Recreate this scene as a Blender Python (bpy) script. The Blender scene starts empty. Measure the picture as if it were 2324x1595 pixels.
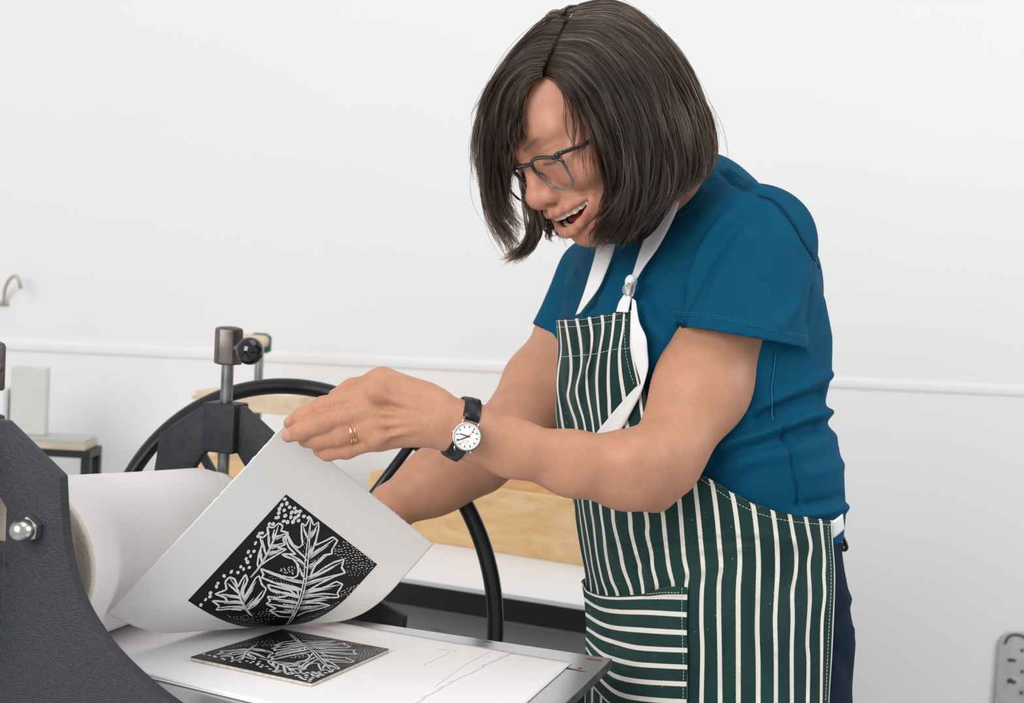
import bpy, bmesh, math, random
import numpy as np
from mathutils import Vector, Matrix

rng = np.random.default_rng(7)
random.seed(7)
S = bpy.context.scene
COL = S.collection

# ------------------------------------------------------------------ camera
FPX = 3228.0                       # focal length in pixels of the 2324x1595 frame (50 mm on 36 mm)
PITCH, ROLL = math.radians(3.9), math.radians(3.2)
CAM = np.array([0, 0, 1.307])
FW = np.array([0, math.cos(PITCH), -math.sin(PITCH)])
_r0, _u0 = np.array([1., 0, 0]), np.array([0, math.sin(PITCH), math.cos(PITCH)])
RT = math.cos(ROLL) * _r0 + math.sin(ROLL) * _u0
UP = math.cos(ROLL) * _u0 - math.sin(ROLL) * _r0
cd = bpy.data.cameras.new('camera')
cam = bpy.data.objects.new('camera', cd)
COL.objects.link(cam)
cam.matrix_world = Matrix([[RT[i], UP[i], -FW[i], CAM[i]] for i in range(3)] + [[0, 0, 0, 1]])
cd.sensor_width = 36.0
cd.lens = 50.0 * FPX / 3227.78
cd.clip_start = 0.05
cd.dof.use_dof = True
cd.dof.focus_distance = 1.40
cd.dof.aperture_fstop = 8.0
S.camera = cam

# ------------------------------------------------------------------ world, lights, exposure
S.view_settings.view_transform = 'Standard'
S.view_settings.look = 'None'
S.view_settings.exposure = 0.05
S.view_settings.gamma = 1.0
S.view_settings.use_curve_mapping = False
W = bpy.data.worlds.new('world')
S.world = W
W.use_nodes = True
W.node_tree.nodes['Background'].inputs[0].default_value = (0.97, 0.985, 1.0, 1)
W.node_tree.nodes['Background'].inputs[1].default_value = 0.50


def area(name, loc, target, size, power, color=(1, 1, 1), size_y=None):
    ld = bpy.data.lights.new(name, 'AREA')
    ld.energy = power
    ld.color = color
    ld.size = size
    if size_y:
        ld.shape = 'RECTANGLE'
        ld.size_y = size_y
    o = bpy.data.objects.new(name, ld)
    COL.objects.link(o)
    o.location = loc
    d = Vector(target) - Vector(loc)
    o.rotation_euler = d.to_track_quat('-Z', 'Y').to_euler()
    return o


area('window_light', (-1.35, -0.75, 2.15), (0.1, 1.5, 1.05), 1.5, 56, (1.0, 0.985, 0.96), 1.7)
area('ceiling_light', (0.5, 1.4, 3.2), (0.3, 1.6, 0.9), 1.4, 12, (1, 1, 1), 2.0)
area('side_window_light', (2.7, 1.4, 2.2), (0.4, 1.6, 1.15), 1.0, 26, (0.96, 0.98, 1.0), 1.3)


# ------------------------------------------------------------------ pixel <-> space helpers
def ray(px, py):
    px = np.asarray(px, float)[..., None]
    py = np.asarray(py, float)[..., None]
    return FW + (px - 1162) / FPX * RT - (py - 797.5) / FPX * UP


def P(px, py, d):
    return CAM + np.asarray(d, float)[..., None] * ray(px, py)


def PZ(px, py, z):
    r = ray(px, py)
    return CAM + r * ((z - CAM[2]) / r[..., 2])[..., None]


def proj(p):
    q = np.asarray(p, float) - CAM
    d = q @ FW
    return 1162 + FPX * (q @ RT) / d, 797.5 - FPX * (q @ UP) / d, d


def nrm(v):
    v = np.asarray(v, float)
    return v / np.maximum(np.linalg.norm(v, axis=-1, keepdims=True), 1e-12)


# ------------------------------------------------------------------ object helpers
def tag(o, label=None, cat=None, group=None, kind=None):
    if label: o['label'] = label
    if cat: o['category'] = cat
    if group: o['group'] = group
    if kind: o['kind'] = kind
    return o


def empty(name, loc, label, cat, group=None):
    o = bpy.data.objects.new(name, None)
    o.empty_display_size = 0.05
    COL.objects.link(o)
    o.location = [float(x) for x in loc]
    return tag(o, label, cat, group)


def parent(o, p):
    if p is not None:
        o.parent = p
        # empties are only translated and mesh parts keep world coordinates
        if p.type == 'EMPTY': o.matrix_parent_inverse = Matrix.Translation(p.location).inverted()


def mesh_obj(name, verts, faces, mats, par=None, smooth=True, mat_idx=None, col=None, uv=None):
    me = bpy.data.meshes.new(name)
    verts = np.asarray(verts, np.float32)
    if isinstance(faces, np.ndarray):
        n, k = faces.shape
        me.vertices.add(len(verts))
        me.vertices.foreach_set('co', verts.ravel())
        me.loops.add(n * k)
        me.loops.foreach_set('vertex_index', faces.astype(np.int32).ravel())
        me.polygons.add(n)
        me.polygons.foreach_set('loop_start', np.arange(0, n * k, k, dtype=np.int32))
        me.update(calc_edges=True)
        me.validate()
    else:
        me.from_pydata(verts.tolist(), [], [list(f) for f in faces])
        me.update()
    if not isinstance(mats, (list, tuple)): mats = [mats]
    for m in mats: me.materials.append(m)
    if mat_idx is not None:
        me.polygons.foreach_set('material_index', np.asarray(mat_idx, np.int32))
    if smooth:
        me.polygons.foreach_set('use_smooth', np.ones(len(me.polygons), bool))
    if col is not None:
        a = me.color_attributes.new('Col', 'FLOAT_COLOR', 'POINT')
        c = np.ones((len(verts), 4), np.float32)
        c[:, :np.shape(col)[1]] = col
        a.data.foreach_set('color', c.ravel())
    if uv is not None:
        a = me.attributes.new('suv', 'FLOAT_VECTOR', 'POINT')
        c = np.zeros((len(verts), 3), np.float32)
        c[:, :uv.shape[1]] = uv
        a.data.foreach_set('vector', c.ravel())
    o = bpy.data.objects.new(name, me)
    COL.objects.link(o)
    parent(o, par)
    return o


class MB:
    """collects shapes into one mesh"""

    def __init__(s): s.v, s.f, s.m, s.n = [], [], [], 0

    def add(s, v, f, m=0):
        v = np.asarray(v, float)
        s.v.append(v)
        s.f += [[int(i) + s.n for i in q] for q in f]
        s.m += [m] * len(f)
        s.n += len(v)

    def box(s, c, x, y, z, m=0, bev=0.0):
        """c centre, x y z half-extent vectors"""
        c, x, y, z = map(lambda q: np.asarray(q, float), (c, x, y, z))
        if bev <= 0:
            v = [c + i * x + j * y + k * z for i in (-1, 1) for j in (-1, 1) for k in (-1, 1)]
            f = [(0, 1, 3, 2), (4, 6, 7, 5), (0, 4, 5, 1), (2, 3, 7, 6), (0, 2, 6, 4), (1, 5, 7, 3)]
            s.add(v, f, m)
            return
        bm = bmesh.new()
        bmesh.ops.create_cube(bm, size=2)
        lx, ly, lz = np.linalg.norm(x), np.linalg.norm(y), np.linalg.norm(z)
        for v in bm.verts: v.co = Vector((v.co.x * lx, v.co.y * ly, v.co.z * lz))
        bmesh.ops.bevel(bm, geom=bm.edges[:], offset=min(bev, .45 * 2 * min(lx, ly, lz)), segments=2, profile=.5, affect='EDGES')
        bm.verts.index_update()
        R = np.stack([x / lx, y / ly, z / lz])
        s.add([c + np.array(v.co) @ R for v in bm.verts], [[v.index for v in f.verts] for f in bm.faces], m)
        bm.free()

    def tube(s, pts, r, seg=12, closed=False, m=0, cap=True, flat=None):
        pts = np.asarray(pts, float)
        n = len(pts)
        r = np.broadcast_to(np.asarray(r, float), (n,))
        t = np.roll(pts, -1, 0) - np.roll(pts, 1, 0)
        if not closed:
            t[0] = pts[1] - pts[0]
            t[-1] = pts[-1] - pts[-2]
        t = nrm(t)
        ref = np.array([0, 0, 1.]) if abs(t[0, 2]) < .9 else np.array([1., 0, 0])
        a = nrm(np.cross(t[0], ref))
        vs = []
        for i in range(n):
            a = nrm(a - t[i] * (a @ t[i]))
            b = np.cross(t[i], a)
            ang = np.linspace(0, 2 * math.pi, seg, endpoint=False)
            vs.append(pts[i] + r[i] * (np.cos(ang)[:, None] * a + np.sin(ang)[:, None] * b))
        v = np.concatenate(vs)
        f = []
        for i in range(n if closed else n - 1):
            j = (i + 1) % n
            for k in range(seg):
                l = (k + 1) % seg
                f.append((i * seg + k, j * seg + k, j * seg + l, i * seg + l))
        if not closed and cap:
            f.append(tuple(range(seg)))
            f.append(tuple((n - 1) * seg + k for k in reversed(range(seg))))
        s.add(v, f, m)

    def lathe(s, c, axis, prof, seg=32, m=0, a0=None, caps=True, sides=None):
        """prof: list of (distance along axis, radius)"""
        axis = nrm(axis)
        ref = np.array([0, 0, 1.]) if abs(axis[2]) < .9 else np.array([1., 0, 0])
        a = nrm(np.cross(axis, ref)) if a0 is None else nrm(a0)
        b = np.cross(axis, a)
        ang = np.linspace(0, 2 * math.pi, seg, endpoint=False)
        ring = np.cos(ang)[:, None] * a + np.sin(ang)[:, None] * b
        v = np.concatenate([np.asarray(c) + h * axis + r * ring for h, r in prof])
        f = []
        for i in range(len(prof) - 1):
            for k in range(seg):
                l = (k + 1) % seg
                f.append((i * seg + k, i * seg + l, (i + 1) * seg + l, (i + 1) * seg + k))
        if caps:
            f.append(tuple(reversed(range(seg))))
            f.append(tuple((len(prof) - 1) * seg + k for k in range(seg)))
        s.add(v, f, m)

    def prism(s, poly, ext, m=0):
        """poly (n,3) outline, ext vector"""
        poly = np.asarray(poly, float)
        n = len(poly)
        v = np.concatenate([poly, poly + ext])
        f = [tuple(range(n)), tuple(reversed(range(n, 2 * n)))]
        for i in range(n):
            j = (i + 1) % n
            f.append((i, i + n, j + n, j))
        s.add(v, f, m)

    def grid(s, G, m=0, closed_u=False):
        G = np.asarray(G, float)
        a, b = G.shape[:2]
        f = [(i * b + j, i * b + j + 1, ((i + 1) % a) * b + j + 1, ((i + 1) % a) * b + j)
             for i in range(a if closed_u else a - 1) for j in range(b - 1)]
        s.add(G.reshape(-1, 3), f, m)

    def build(s, name, mats, par=None, smooth=False, bevel=0, autosmooth=None, solid=0):
        v = np.concatenate(s.v)
        o = mesh_obj(name, v, s.f, mats, par, smooth, s.m)
        bm = bmesh.new()
        bm.from_mesh(o.data)
        bmesh.ops.recalc_face_normals(bm, faces=bm.faces[:])
        if bevel:
            es = [e for e in bm.edges if len(e.link_faces) == 2 and e.calc_face_angle(0) > .5]
            bmesh.ops.bevel(bm, geom=es, offset=bevel, segments=2, profile=.5, affect='EDGES', clamp_overlap=True)
        if autosmooth is not None:
            for f in bm.faces: f.smooth = True
            for e in bm.edges:
                e.smooth = not (len(e.link_faces) == 2 and e.calc_face_angle(0) > autosmooth)
        bm.to_mesh(o.data)
        bm.free()
        if solid:
            md = o.modifiers.new('thick', 'SOLIDIFY')
            md.thickness = solid
            md.offset = 0
        return o


def resample(pts, n):
    pts = np.asarray(pts, float)
    d = np.r_[0, np.cumsum(np.linalg.norm(np.diff(pts[:, :2] if pts.shape[1] > 2 else pts, axis=0), axis=1))]
    t = np.linspace(0, d[-1], n)
    return np.stack([np.interp(t, d, pts[:, k]) for k in range(pts.shape[1])], 1)


def spline(pts, n):
    """Catmull-Rom through pts, n samples evenly by chord length"""
    pts = np.asarray(pts, float)
    if len(pts) < 3: return resample(pts, n)
    q = np.concatenate([[2 * pts[0] - pts[1]], pts, [2 * pts[-1] - pts[-2]]])
    out = []
    for i in range(1, len(q) - 2):
        t = np.linspace(0, 1, 12, endpoint=False)[:, None]
        a, b, c, d = q[i - 1], q[i], q[i + 1], q[i + 2]
        out.append(.5 * (2 * b + (c - a) * t + (2 * a - 5 * b + 4 * c - d) * t ** 2 + (-a + 3 * b - 3 * c + d) * t ** 3))
    out.append(pts[-1:])
    return resample(np.concatenate(out), n)


# ------------------------------------------------------------------ materials
MATS = {}


def mat(name, color=(.8, .8, .8), rough=.5, metal=0., spec=.5, bump=None, var=None, sss=0., attr=False, coat=0.,
        trans=0., ior=1.45, bump2=None, sheen=0., wave=None, alpha=1.):
    """procedural principled material; bump=(scale,strength,dist), var=(scale,amount)"""
    m = bpy.data.materials.new(name)
    m.use_nodes = True
    nt = m.node_tree
    b = nt.nodes['Principled BSDF']
    N, Lk = nt.nodes.new, nt.links.new
    b.inputs['Roughness'].default_value = rough
    b.inputs['Metallic'].default_value = metal
    b.inputs['Specular IOR Level'].default_value = spec
    b.inputs['IOR'].default_value = ior
    b.inputs['Transmission Weight'].default_value = trans
    b.inputs['Coat Weight'].default_value = coat
    b.inputs['Sheen Weight'].default_value = sheen
    b.inputs['Alpha'].default_value = alpha
    if sss:
        b.inputs['Subsurface Weight'].default_value = sss
        b.inputs['Subsurface Radius'].default_value = (1, .35, .2)
        b.inputs['Subsurface Scale'].default_value = .006
    tc = N('ShaderNodeTexCoord')
    src = None
    if attr:
        a = N('ShaderNodeAttribute')
        a.attribute_name = 'Col'
        src = a.outputs['Color']
    else:
        b.inputs['Base Color'].default_value = (*color, 1)
    if var:
        n = N('ShaderNodeTexNoise')
        n.inputs['Scale'].default_value = var[0]
        n.inputs['Detail'].default_value = 5
        Lk(tc.outputs['Object'], n.inputs['Vector'])
        mr = N('ShaderNodeMapRange')
        mr.inputs['From Min'].default_value = .3
        mr.inputs['From Max'].default_value = .7
        mr.inputs['To Min'].default_value = 1 - var[1]
        mr.inputs['To Max'].default_value = 1 + var[1]
        Lk(n.outputs['Fac'], mr.inputs['Value'])
        mx = N('ShaderNodeMix')
        mx.data_type = 'RGBA'
        mx.blend_type = 'MULTIPLY'
        mx.inputs[0].default_value = 1
        if src is not None: Lk(src, mx.inputs[6])
        else: mx.inputs[6].default_value = (*color, 1)
        Lk(mr.outputs[0], mx.inputs[7])
        src = mx.outputs[2]
    if src is not None: Lk(src, b.inputs['Base Color'])
    last = None
    for bp in (bump, bump2):
        if not bp: continue
        n = N('ShaderNodeTexNoise') if len(bp) < 4 else N('ShaderNodeTexVoronoi')
        n.inputs['Scale'].default_value = bp[0]
        if len(bp) < 4: n.inputs['Detail'].default_value = 6
        Lk(tc.outputs['Object'], n.inputs['Vector'])
        bn = N('ShaderNodeBump')
        bn.inputs['Strength'].default_value = bp[1]
        bn.inputs['Distance'].default_value = bp[2]
        Lk(n.outputs[0], bn.inputs['Height'])
        if last: Lk(last, bn.inputs['Normal'])
        last = bn.outputs['Normal']
    if last: Lk(last, b.inputs['Normal'])
    MATS[name] = m
    return m


def wood(name, c1, c2, scale=9, axis=(1, 8, 8)):
    m = bpy.data.materials.new(name)
    m.use_nodes = True
    nt = m.node_tree
    N, Lk = nt.nodes.new, nt.links.new
    b = nt.nodes['Principled BSDF']
    b.inputs['Roughness'].default_value = .55
    tc = N('ShaderNodeTexCoord')
    mp = N('ShaderNodeMapping')
    mp.inputs['Scale'].default_value = axis
    Lk(tc.outputs['Object'], mp.inputs[0])
    n = N('ShaderNodeTexNoise')
    n.inputs['Scale'].default_value = scale
    n.inputs['Detail'].default_value = 6
    n.inputs['Distortion'].default_value = 1.2
    Lk(mp.outputs[0], n.inputs['Vector'])
    cr = N('ShaderNodeValToRGB')
    cr.color_ramp.elements[0].position = .35
    cr.color_ramp.elements[1].position = .65
    cr.color_ramp.elements[0].color = (*c1, 1)
    cr.color_ramp.elements[1].color = (*c2, 1)
    Lk(n.outputs[0], cr.inputs[0])
    Lk(cr.outputs[0], b.inputs['Base Color'])
    return m


def add_wrinkles(m):
    """fine directional skin creases, strength painted in the alpha of Col"""
    nt = m.node_tree
    N, Lk = nt.nodes.new, nt.links.new
    b = nt.nodes['Principled BSDF']
    prev = b.inputs['Normal'].links[0].from_socket
    tc, mp, n, a, mu, bn = (N(k) for k in ('ShaderNodeTexCoord', 'ShaderNodeMapping', 'ShaderNodeTexNoise', 'ShaderNodeAttribute', 'ShaderNodeMath', 'ShaderNodeBump'))
    mp.inputs['Scale'].default_value = (900, 160, 200)
    mp.inputs['Rotation'].default_value = (0, .35, .2)
    n.inputs['Scale'].default_value = 1
    n.inputs['Detail'].default_value = 4
    n.inputs['Distortion'].default_value = .8
    a.attribute_name = 'Col'
    mu.operation = 'MULTIPLY'
    mu.inputs[1].default_value = .75
    bn.inputs['Distance'].default_value = .0011
    Lk(tc.outputs['Object'], mp.inputs[0])
    Lk(mp.outputs[0], n.inputs['Vector'])
    Lk(n.outputs[0], bn.inputs['Height'])
    Lk(a.outputs['Alpha'], mu.inputs[0])
    Lk(mu.outputs[0], bn.inputs['Strength'])
    Lk(prev, bn.inputs['Normal'])
    Lk(bn.outputs[0], b.inputs['Normal'])


M_wall = mat('wall_paint', (.87, .87, .875), .6, var=(1.5, .012))
M_floor = mat('floor_concrete', (.5, .5, .5), .5, var=(3, .1))
M_hammer = mat('hammered_grey_paint', (.021, .0245, .032), .42, 0., .6, bump=(620, .6, .0022), var=(300, .3))
M_hammer2 = mat('hammered_dark_paint', (.021, .022, .028), .48, 0., .5, bump=(560, .5, .0018), var=(60, .35))
M_black = mat('black_enamel', (.014, .015, .017), .32, 0., .55, bump=(120, .15, .002))
M_gloss = mat('gloss_black', (.006, .006, .007), .06, 0., .6, coat=.6)
M_steel = mat('steel', (.62, .6, .56), .28, 1., bump=(500, .08, .0006))
M_screw = mat('dark_steel', (.30, .30, .305), .35, 1., var=(40, .35))
M_bronze = mat('oiled_steel_block', (.14, .118, .11), .4, .75, var=(35, .4), bump=(90, .1, .002))
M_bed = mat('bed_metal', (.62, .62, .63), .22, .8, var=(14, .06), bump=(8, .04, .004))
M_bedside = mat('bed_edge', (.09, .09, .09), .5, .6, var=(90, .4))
M_paper = mat('cotton_paper', (.82, .81, .80), .85, bump=(500, .12, .0008))
M_paper2 = mat('backing_paper', (.88, .865, .865), .8, bump=(400, .08, .0006), var=(6, .015))
M_blanket = mat('white_blanket', (.86, .82, .825), .9, bump=(600, .1, .001), var=(5, .03))
M_felt = mat('cream_felt', (.72, .64, .52), .95, bump=(300, .5, .002), var=(14, .1))
M_ink = mat('black_ink', (.008, .008, .009), .5, 0, .35)
M_cut = mat('cut_line', (.75, .745, .735), .8)
M_cut2 = mat('lino_cut_line', (.60, .59, .58), .6)
M_linobase = mat('lino_base', (.6, .55, .47), .9, bump=(400, .6, .002), var=(200, .2))
M_linotop = mat('lino_inked_face', (.016, .017, .018), .32, 0, .5, bump=(160, .1, .001))
M_wood = wood('pale_plywood', (.70, .43, .20), (.80, .56, .30), 5, (1.2, 6, 9))
M_wood2 = wood('pale_beech', (.72, .54, .36), (.80, .64, .46), 6, (2, 2, 8))
M_green = mat('green_enamel', (.0, .12, .075), .35, var=(20, .2))
M_table = mat('table_top', (.86, .85, .86), .5)
M_bframe = mat('black_frame', (.012, .012, .013), .5)
M_glassy = mat('grey_panel', (.5, .5, .48), .4, var=(8, .1))
M_plate = mat('galvanised', (.52, .52, .50), .5, .3, var=(20, .2))
M_dark = mat('dark_recess', (.05, .045, .04), .7)
M_hook = mat('hook_metal', (.55, .5, .42), .4, .3)
M_beige = mat('wood_scrap', (.6, .5, .4), .7, var=(12, .2))


# ------------------------------------------------------------------ signed distance modelling
class Prim:
    __slots__ = ('f', 'c', 'r', 'op', 'k')

    def __init__(s, f, c, r, op='u', k=.01): s.f, s.c, s.r, s.op, s.k = f, np.asarray(c, float), r, op, k


def cap(a, b, ra, rb, op='u', k=.01, flat=None, fl=1.0):
    """tapered capsule; flat direction squeezed to the factor fl"""
    a, b = np.asarray(a, float), np.asarray(b, float)
    ab = b - a
    L2 = max(float(ab @ ab), 1e-12)
    if flat is not None:
        flat = nrm(flat)

    def f(p):
        q = p - a
        h = np.clip((q @ ab) / L2, 0, 1)
        o = q - h[:, None] * ab
        if flat is not None:
            c = o @ flat
            o = o + (c * (1 / fl - 1))[:, None] * flat
        d = np.sqrt((o * o).sum(1)) - (ra + (rb - ra) * h)
        return d * (fl if flat is not None and fl < 1 else 1) if flat is not None else d

    return Prim(f, (a + b) / 2, math.sqrt(L2) / 2 + max(ra, rb) * max(1, fl), op, k)


def ell(c, r, R=None, op='u', k=.01):
    c = np.asarray(c, float)
    r = np.asarray(r, float)

    def f(p):
        q = p - c
        if R is not None: q = q @ R.T
        k0 = np.sqrt(((q / r) ** 2).sum(1))
        k1 = np.sqrt(((q / r ** 2) ** 2).sum(1))
        return np.where(k0 > 1e-6, k0 * (k0 - 1) / np.maximum(k1, 1e-9), -r.min())

    return Prim(f, c, r.max(), op, k)


def loft(zs, cs, As, Bs, ua, ub, op='u', k=.02, off=0.):
    """stack of horizontal ellipses: centre cs(x,y) and semi-axes As along ua, Bs along ub at heights zs (rising)"""
    zs, cs, As, Bs = map(lambda q: np.asarray(q, float), (zs, cs, As, Bs))

    def f(p):
        z = np.clip(p[:, 2], zs[0], zs[-1])
        cx, cy = np.interp(z, zs, cs[:, 0]), np.interp(z, zs, cs[:, 1])
        a, b = np.interp(z, zs, As), np.interp(z, zs, Bs)
        dx, dy = p[:, 0] - cx, p[:, 1] - cy
        u, v = dx * ua[0] + dy * ua[1], dx * ub[0] + dy * ub[1]
        k0 = np.sqrt((u / a) ** 2 + (v / b) ** 2)
        k1 = np.sqrt((u / a ** 2) ** 2 + (v / b ** 2) ** 2)
        d = np.where(k0 > 1e-5, k0 * (k0 - 1) / np.maximum(k1, 1e-9), -np.minimum(a, b))
        dz = np.maximum(np.maximum(zs[0] - p[:, 2], p[:, 2] - zs[-1]), 0)
        return np.where(dz > 0, np.sqrt(np.maximum(d, 0) ** 2 + dz ** 2), d) - off

    zc = (zs[0] + zs[-1]) / 2
    return Prim(f, (cs[:, 0].mean(), cs[:, 1].mean(), zc), (zs[-1] - zs[0]) / 2 + max(As.max(), Bs.max()) + .1, op, k)


def sdf(prims, p, far=1.0):
    d = np.full(len(p), far)
    for q in prims:
        e = q.f(p)
        if q.op == 'u':
            h = np.maximum(q.k - np.abs(d - e), 0) / q.k
            d = np.minimum(d, e) - h * h * q.k / 4
        elif q.op == 's':
            e = -e
            h = np.maximum(q.k - np.abs(d - e), 0) / q.k
            d = np.maximum(d, e) + h * h * q.k / 4
        elif q.op == 'i':
            d = np.maximum(d, e)
        elif q.op == 'd':                     # displacement field: f returns an offset
            d = d - e
    return d


def polygonise(prims, h, lo, hi, post=None, off=0.0):
    """surface nets on a sparse grid; returns verts, quads"""
    lo, hi = np.asarray(lo, float), np.asarray(hi, float)
    nb = 8
    B = nb * h
    SB = 4
    dims = np.ceil((hi - lo) / (B * SB)).astype(int)
    half = B * math.sqrt(3) / 2
    blocks = []
    cell = []
    V, KEY = [], []
    edges = {0: [], 1: [], 2: []}
    ii = np.stack(np.meshgrid(*[np.arange(SB)] * 3, indexing='ij'), -1).reshape(-1, 3)
    gg = np.stack(np.meshgrid(*[np.arange(nb + 1)] * 3, indexing='ij'), -1).reshape(-1, 3)
    NX = (dims * SB * nb + 2).astype(np.int64)

    def key(c): return (c[..., 0] * NX[1] + c[..., 1]) * NX[2] + c[..., 2]

    for sx in range(dims[0]):
        for sy in range(dims[1]):
            for sz in range(dims[2]):
                s0 = np.array([sx, sy, sz]) * SB
                cen = lo + (s0 + SB / 2) * B
                rad = half * SB
                act = [q for q in prims if q.op in 'di' or np.linalg.norm(q.c - cen) < q.r + rad + q.k + .03]
                if not any(q.op == 'u' for q in act): continue
                bi = s0 + ii
                bc = lo + (bi + .5) * B
                d = sdf(act, bc) - off
                keep = np.abs(d) < half * 1.5 + .004
                if not keep.any(): continue
                bi = bi[keep]
                L = bi[:, None, :] * nb + gg[None]
                pts = lo + L.reshape(-1, 3) * h
                val = (sdf(act, pts) - off).reshape(len(bi), nb + 1, nb + 1, nb + 1)
                for b in range(len(bi)):
                    v = val[b]
                    sg = v < 0
                    if sg.all() or not sg.any(): continue
                    base = bi[b] * nb
                    acc = np.zeros((nb, nb, nb, 3))
                    cnt = np.zeros((nb, nb, nb))
                    for ax in range(3):
                        for o1 in (0, 1):
                            for o2 in (0, 1):
                                oa = [0, 0, 0]
                                o = [a for a in range(3) if a != ax]
                                oa[o[0]], oa[o[1]] = o1, o2
                                ob = list(oa)
                                ob[ax] = 1
                                va = v[oa[0]:oa[0] + nb, oa[1]:oa[1] + nb, oa[2]:oa[2] + nb]
                                vb = v[ob[0]:ob[0] + nb, ob[1]:ob[1] + nb, ob[2]:ob[2] + nb]
                                m = (va < 0) != (vb < 0)
                                t = np.where(m, va / np.where(m, va - vb, 1), 0)
                                cnt += m
                                acc[..., ax] += t
                                acc[..., o[0]] += m * o1
                                acc[..., o[1]] += m * o2
                    has = cnt > 0
                    idx = np.argwhere(has)
                    V.append((base + idx + acc[has] / cnt[has][:, None]) * h + lo)
                    KEY.append(key((base + idx).astype(np.int64)))
                    for ax in range(3):
                        va = v[:nb, :nb, :nb]
                        sl = [slice(0, nb)] * 3
                        sl[ax] = slice(1, nb + 1)
                        vb = v[tuple(sl)]
                        m = (va < 0) != (vb < 0)
                        e = np.argwhere(m)
                        if len(e): edges[ax].append(np.c_[base + e, (va[m] < 0)])
    V = np.concatenate(V)
    KEY = np.concatenate(KEY)
    o = np.argsort(KEY)
    KS = KEY[o]
    quads = []
    for ax in range(3):
        if not edges[ax]: continue
        E = np.concatenate(edges[ax]).astype(np.int64)
        c, s = E[:, :3], E[:, 3].astype(bool)
        a1, a2 = [(1, 2), (2, 0), (0, 1)][ax]
        q = []
        ok = np.ones(len(c), bool)
        for d1, d2 in ((-1, -1), (0, -1), (0, 0), (-1, 0)):
            cc = c.copy()
            cc[:, a1] += d1
            cc[:, a2] += d2
            kk = key(cc)
            pos = np.clip(np.searchsorted(KS, kk), 0, len(KS) - 1)
            ok &= (KS[pos] == kk) & (cc.min(1) >= 0)
            q.append(o[pos])
        q = np.stack(q, 1)
        q[~s] = q[~s][:, ::-1]
        quads.append(q[ok])
    return V, np.concatenate(quads)


def vnormals(V, Q):
    n = np.cross(V[Q[:, 2]] - V[Q[:, 0]], V[Q[:, 3]] - V[Q[:, 1]])
    N = np.zeros_like(V)
    for k in range(4):
        for a in range(3): N[:, a] += np.bincount(Q[:, k], n[:, a], len(V))
    return nrm(N)


def relax(V, Q, it=2, lam=.5):
    e = np.concatenate([Q[:, [0, 1]], Q[:, [1, 2]], Q[:, [2, 3]], Q[:, [3, 0]]])
    deg = np.bincount(e[:, 0], minlength=len(V)) + np.bincount(e[:, 1], minlength=len(V))
    for i in range(it):
        for l in (lam, -lam * .95):
            A = np.zeros_like(V)
            for a in range(3):
                A[:, a] = np.bincount(e[:, 0], V[e[:, 1], a], len(V)) + np.bincount(e[:, 1], V[e[:, 0], a], len(V))
            V = V + l * (A / np.maximum(deg, 1)[:, None] - V)
    return V


def hit(prims, px, py, off=0., d0=1.0, d1=2.2, far_ok=True):
    """depth along the camera ray where the field falls to off (nearest approach when it misses)"""
    px, py = np.asarray(px, float).ravel(), np.asarray(py, float).ravel()
    R = ray(px, py)
    ln = np.linalg.norm(R, axis=1)
    t = np.full(len(px), d0)
    best, bt = np.full(len(px), 9.), t.copy()
    miss = np.ones(len(px), bool)
    for i in range(70):
        d = sdf(prims, CAM + t[:, None] * R) - off
        b = d < best
        best[b], bt[b] = d[b], t[b]
        miss &= ~(d < .0006)
        t = np.where(miss, t + np.maximum(d * .75, .0008) / ln, t)
        if (t > d1).all() or not miss.any(): break
    return np.where(miss, bt, t), miss


def seg_dist(p, a, b):
    ab = b - a
    h = np.clip(((p - a) @ ab) / max(ab @ ab, 1e-12), 0, 1)
    return np.linalg.norm(p - a - h[:, None] * ab, axis=1), h


def poly_dist(p, pts):
    d = np.full(len(p), 1e9)
    for a, b in zip(pts[:-1], pts[1:]): d = np.minimum(d, seg_dist(p, a, b)[0])
    return d


def sstep(x, a, b):
    t = np.clip((x - a) / (b - a), 0, 1)
    return t * t * (3 - 2 * t)


# ------------------------------------------------------------------ the woman: landmarks
def head_axes(yaw, p, ro):
    Fv = np.array([-math.cos(yaw), 0, math.sin(yaw)])
    U = np.array([0, 1., 0])
    Lx = np.cross(U, Fv)
    F2 = math.cos(p) * Fv - math.sin(p) * U
    U2 = math.cos(p) * U + math.sin(p) * Fv
    L3 = math.cos(ro) * Lx + math.sin(ro) * U2
    U3 = math.cos(ro) * U2 - math.sin(ro) * Lx
    w = lambda q: q[0] * RT + q[1] * UP - q[2] * FW
    return np.stack([w(L3), w(F2), w(U3)])


HR = head_axes(math.radians(30), math.radians(34), math.radians(3))
HO = P(1193, 368, 1.464) - (np.array([0, 87, 2.]) / 1000) @ HR


def H(x, y, z): return HO + (np.array([x, y, z], float) / 1000) @ HR


def hl(p): return (p - HO) @ HR.T * 1000      # world -> head millimetres


def hell(c, r, **k): return ell(H(*c), np.array(r) / 1000., HR, **k)


def hcap(a, b, ra, rb, **k): return cap(H(*a), H(*b), ra / 1000., rb / 1000., **k)


def both(fn, *pts, **k):
    out = []
    for s in (1, -1):
        out.append(fn(*[((q[0] * s,) + tuple(q[1:])) if (isinstance(q, tuple) and i < fn.__defaults__[0]) else q for i, q in enumerate(pts)], **k))
    return out


def pell(c, r, **k): return [hell((s * c[0], c[1], c[2]), r, **k) for s in (1, -1)]


def pcap(a, b, ra, rb, **k): return [hcap((s * a[0], a[1], a[2]), (s * b[0], b[1], b[2]), ra, rb, **k) for s in (1, -1)]


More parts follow.
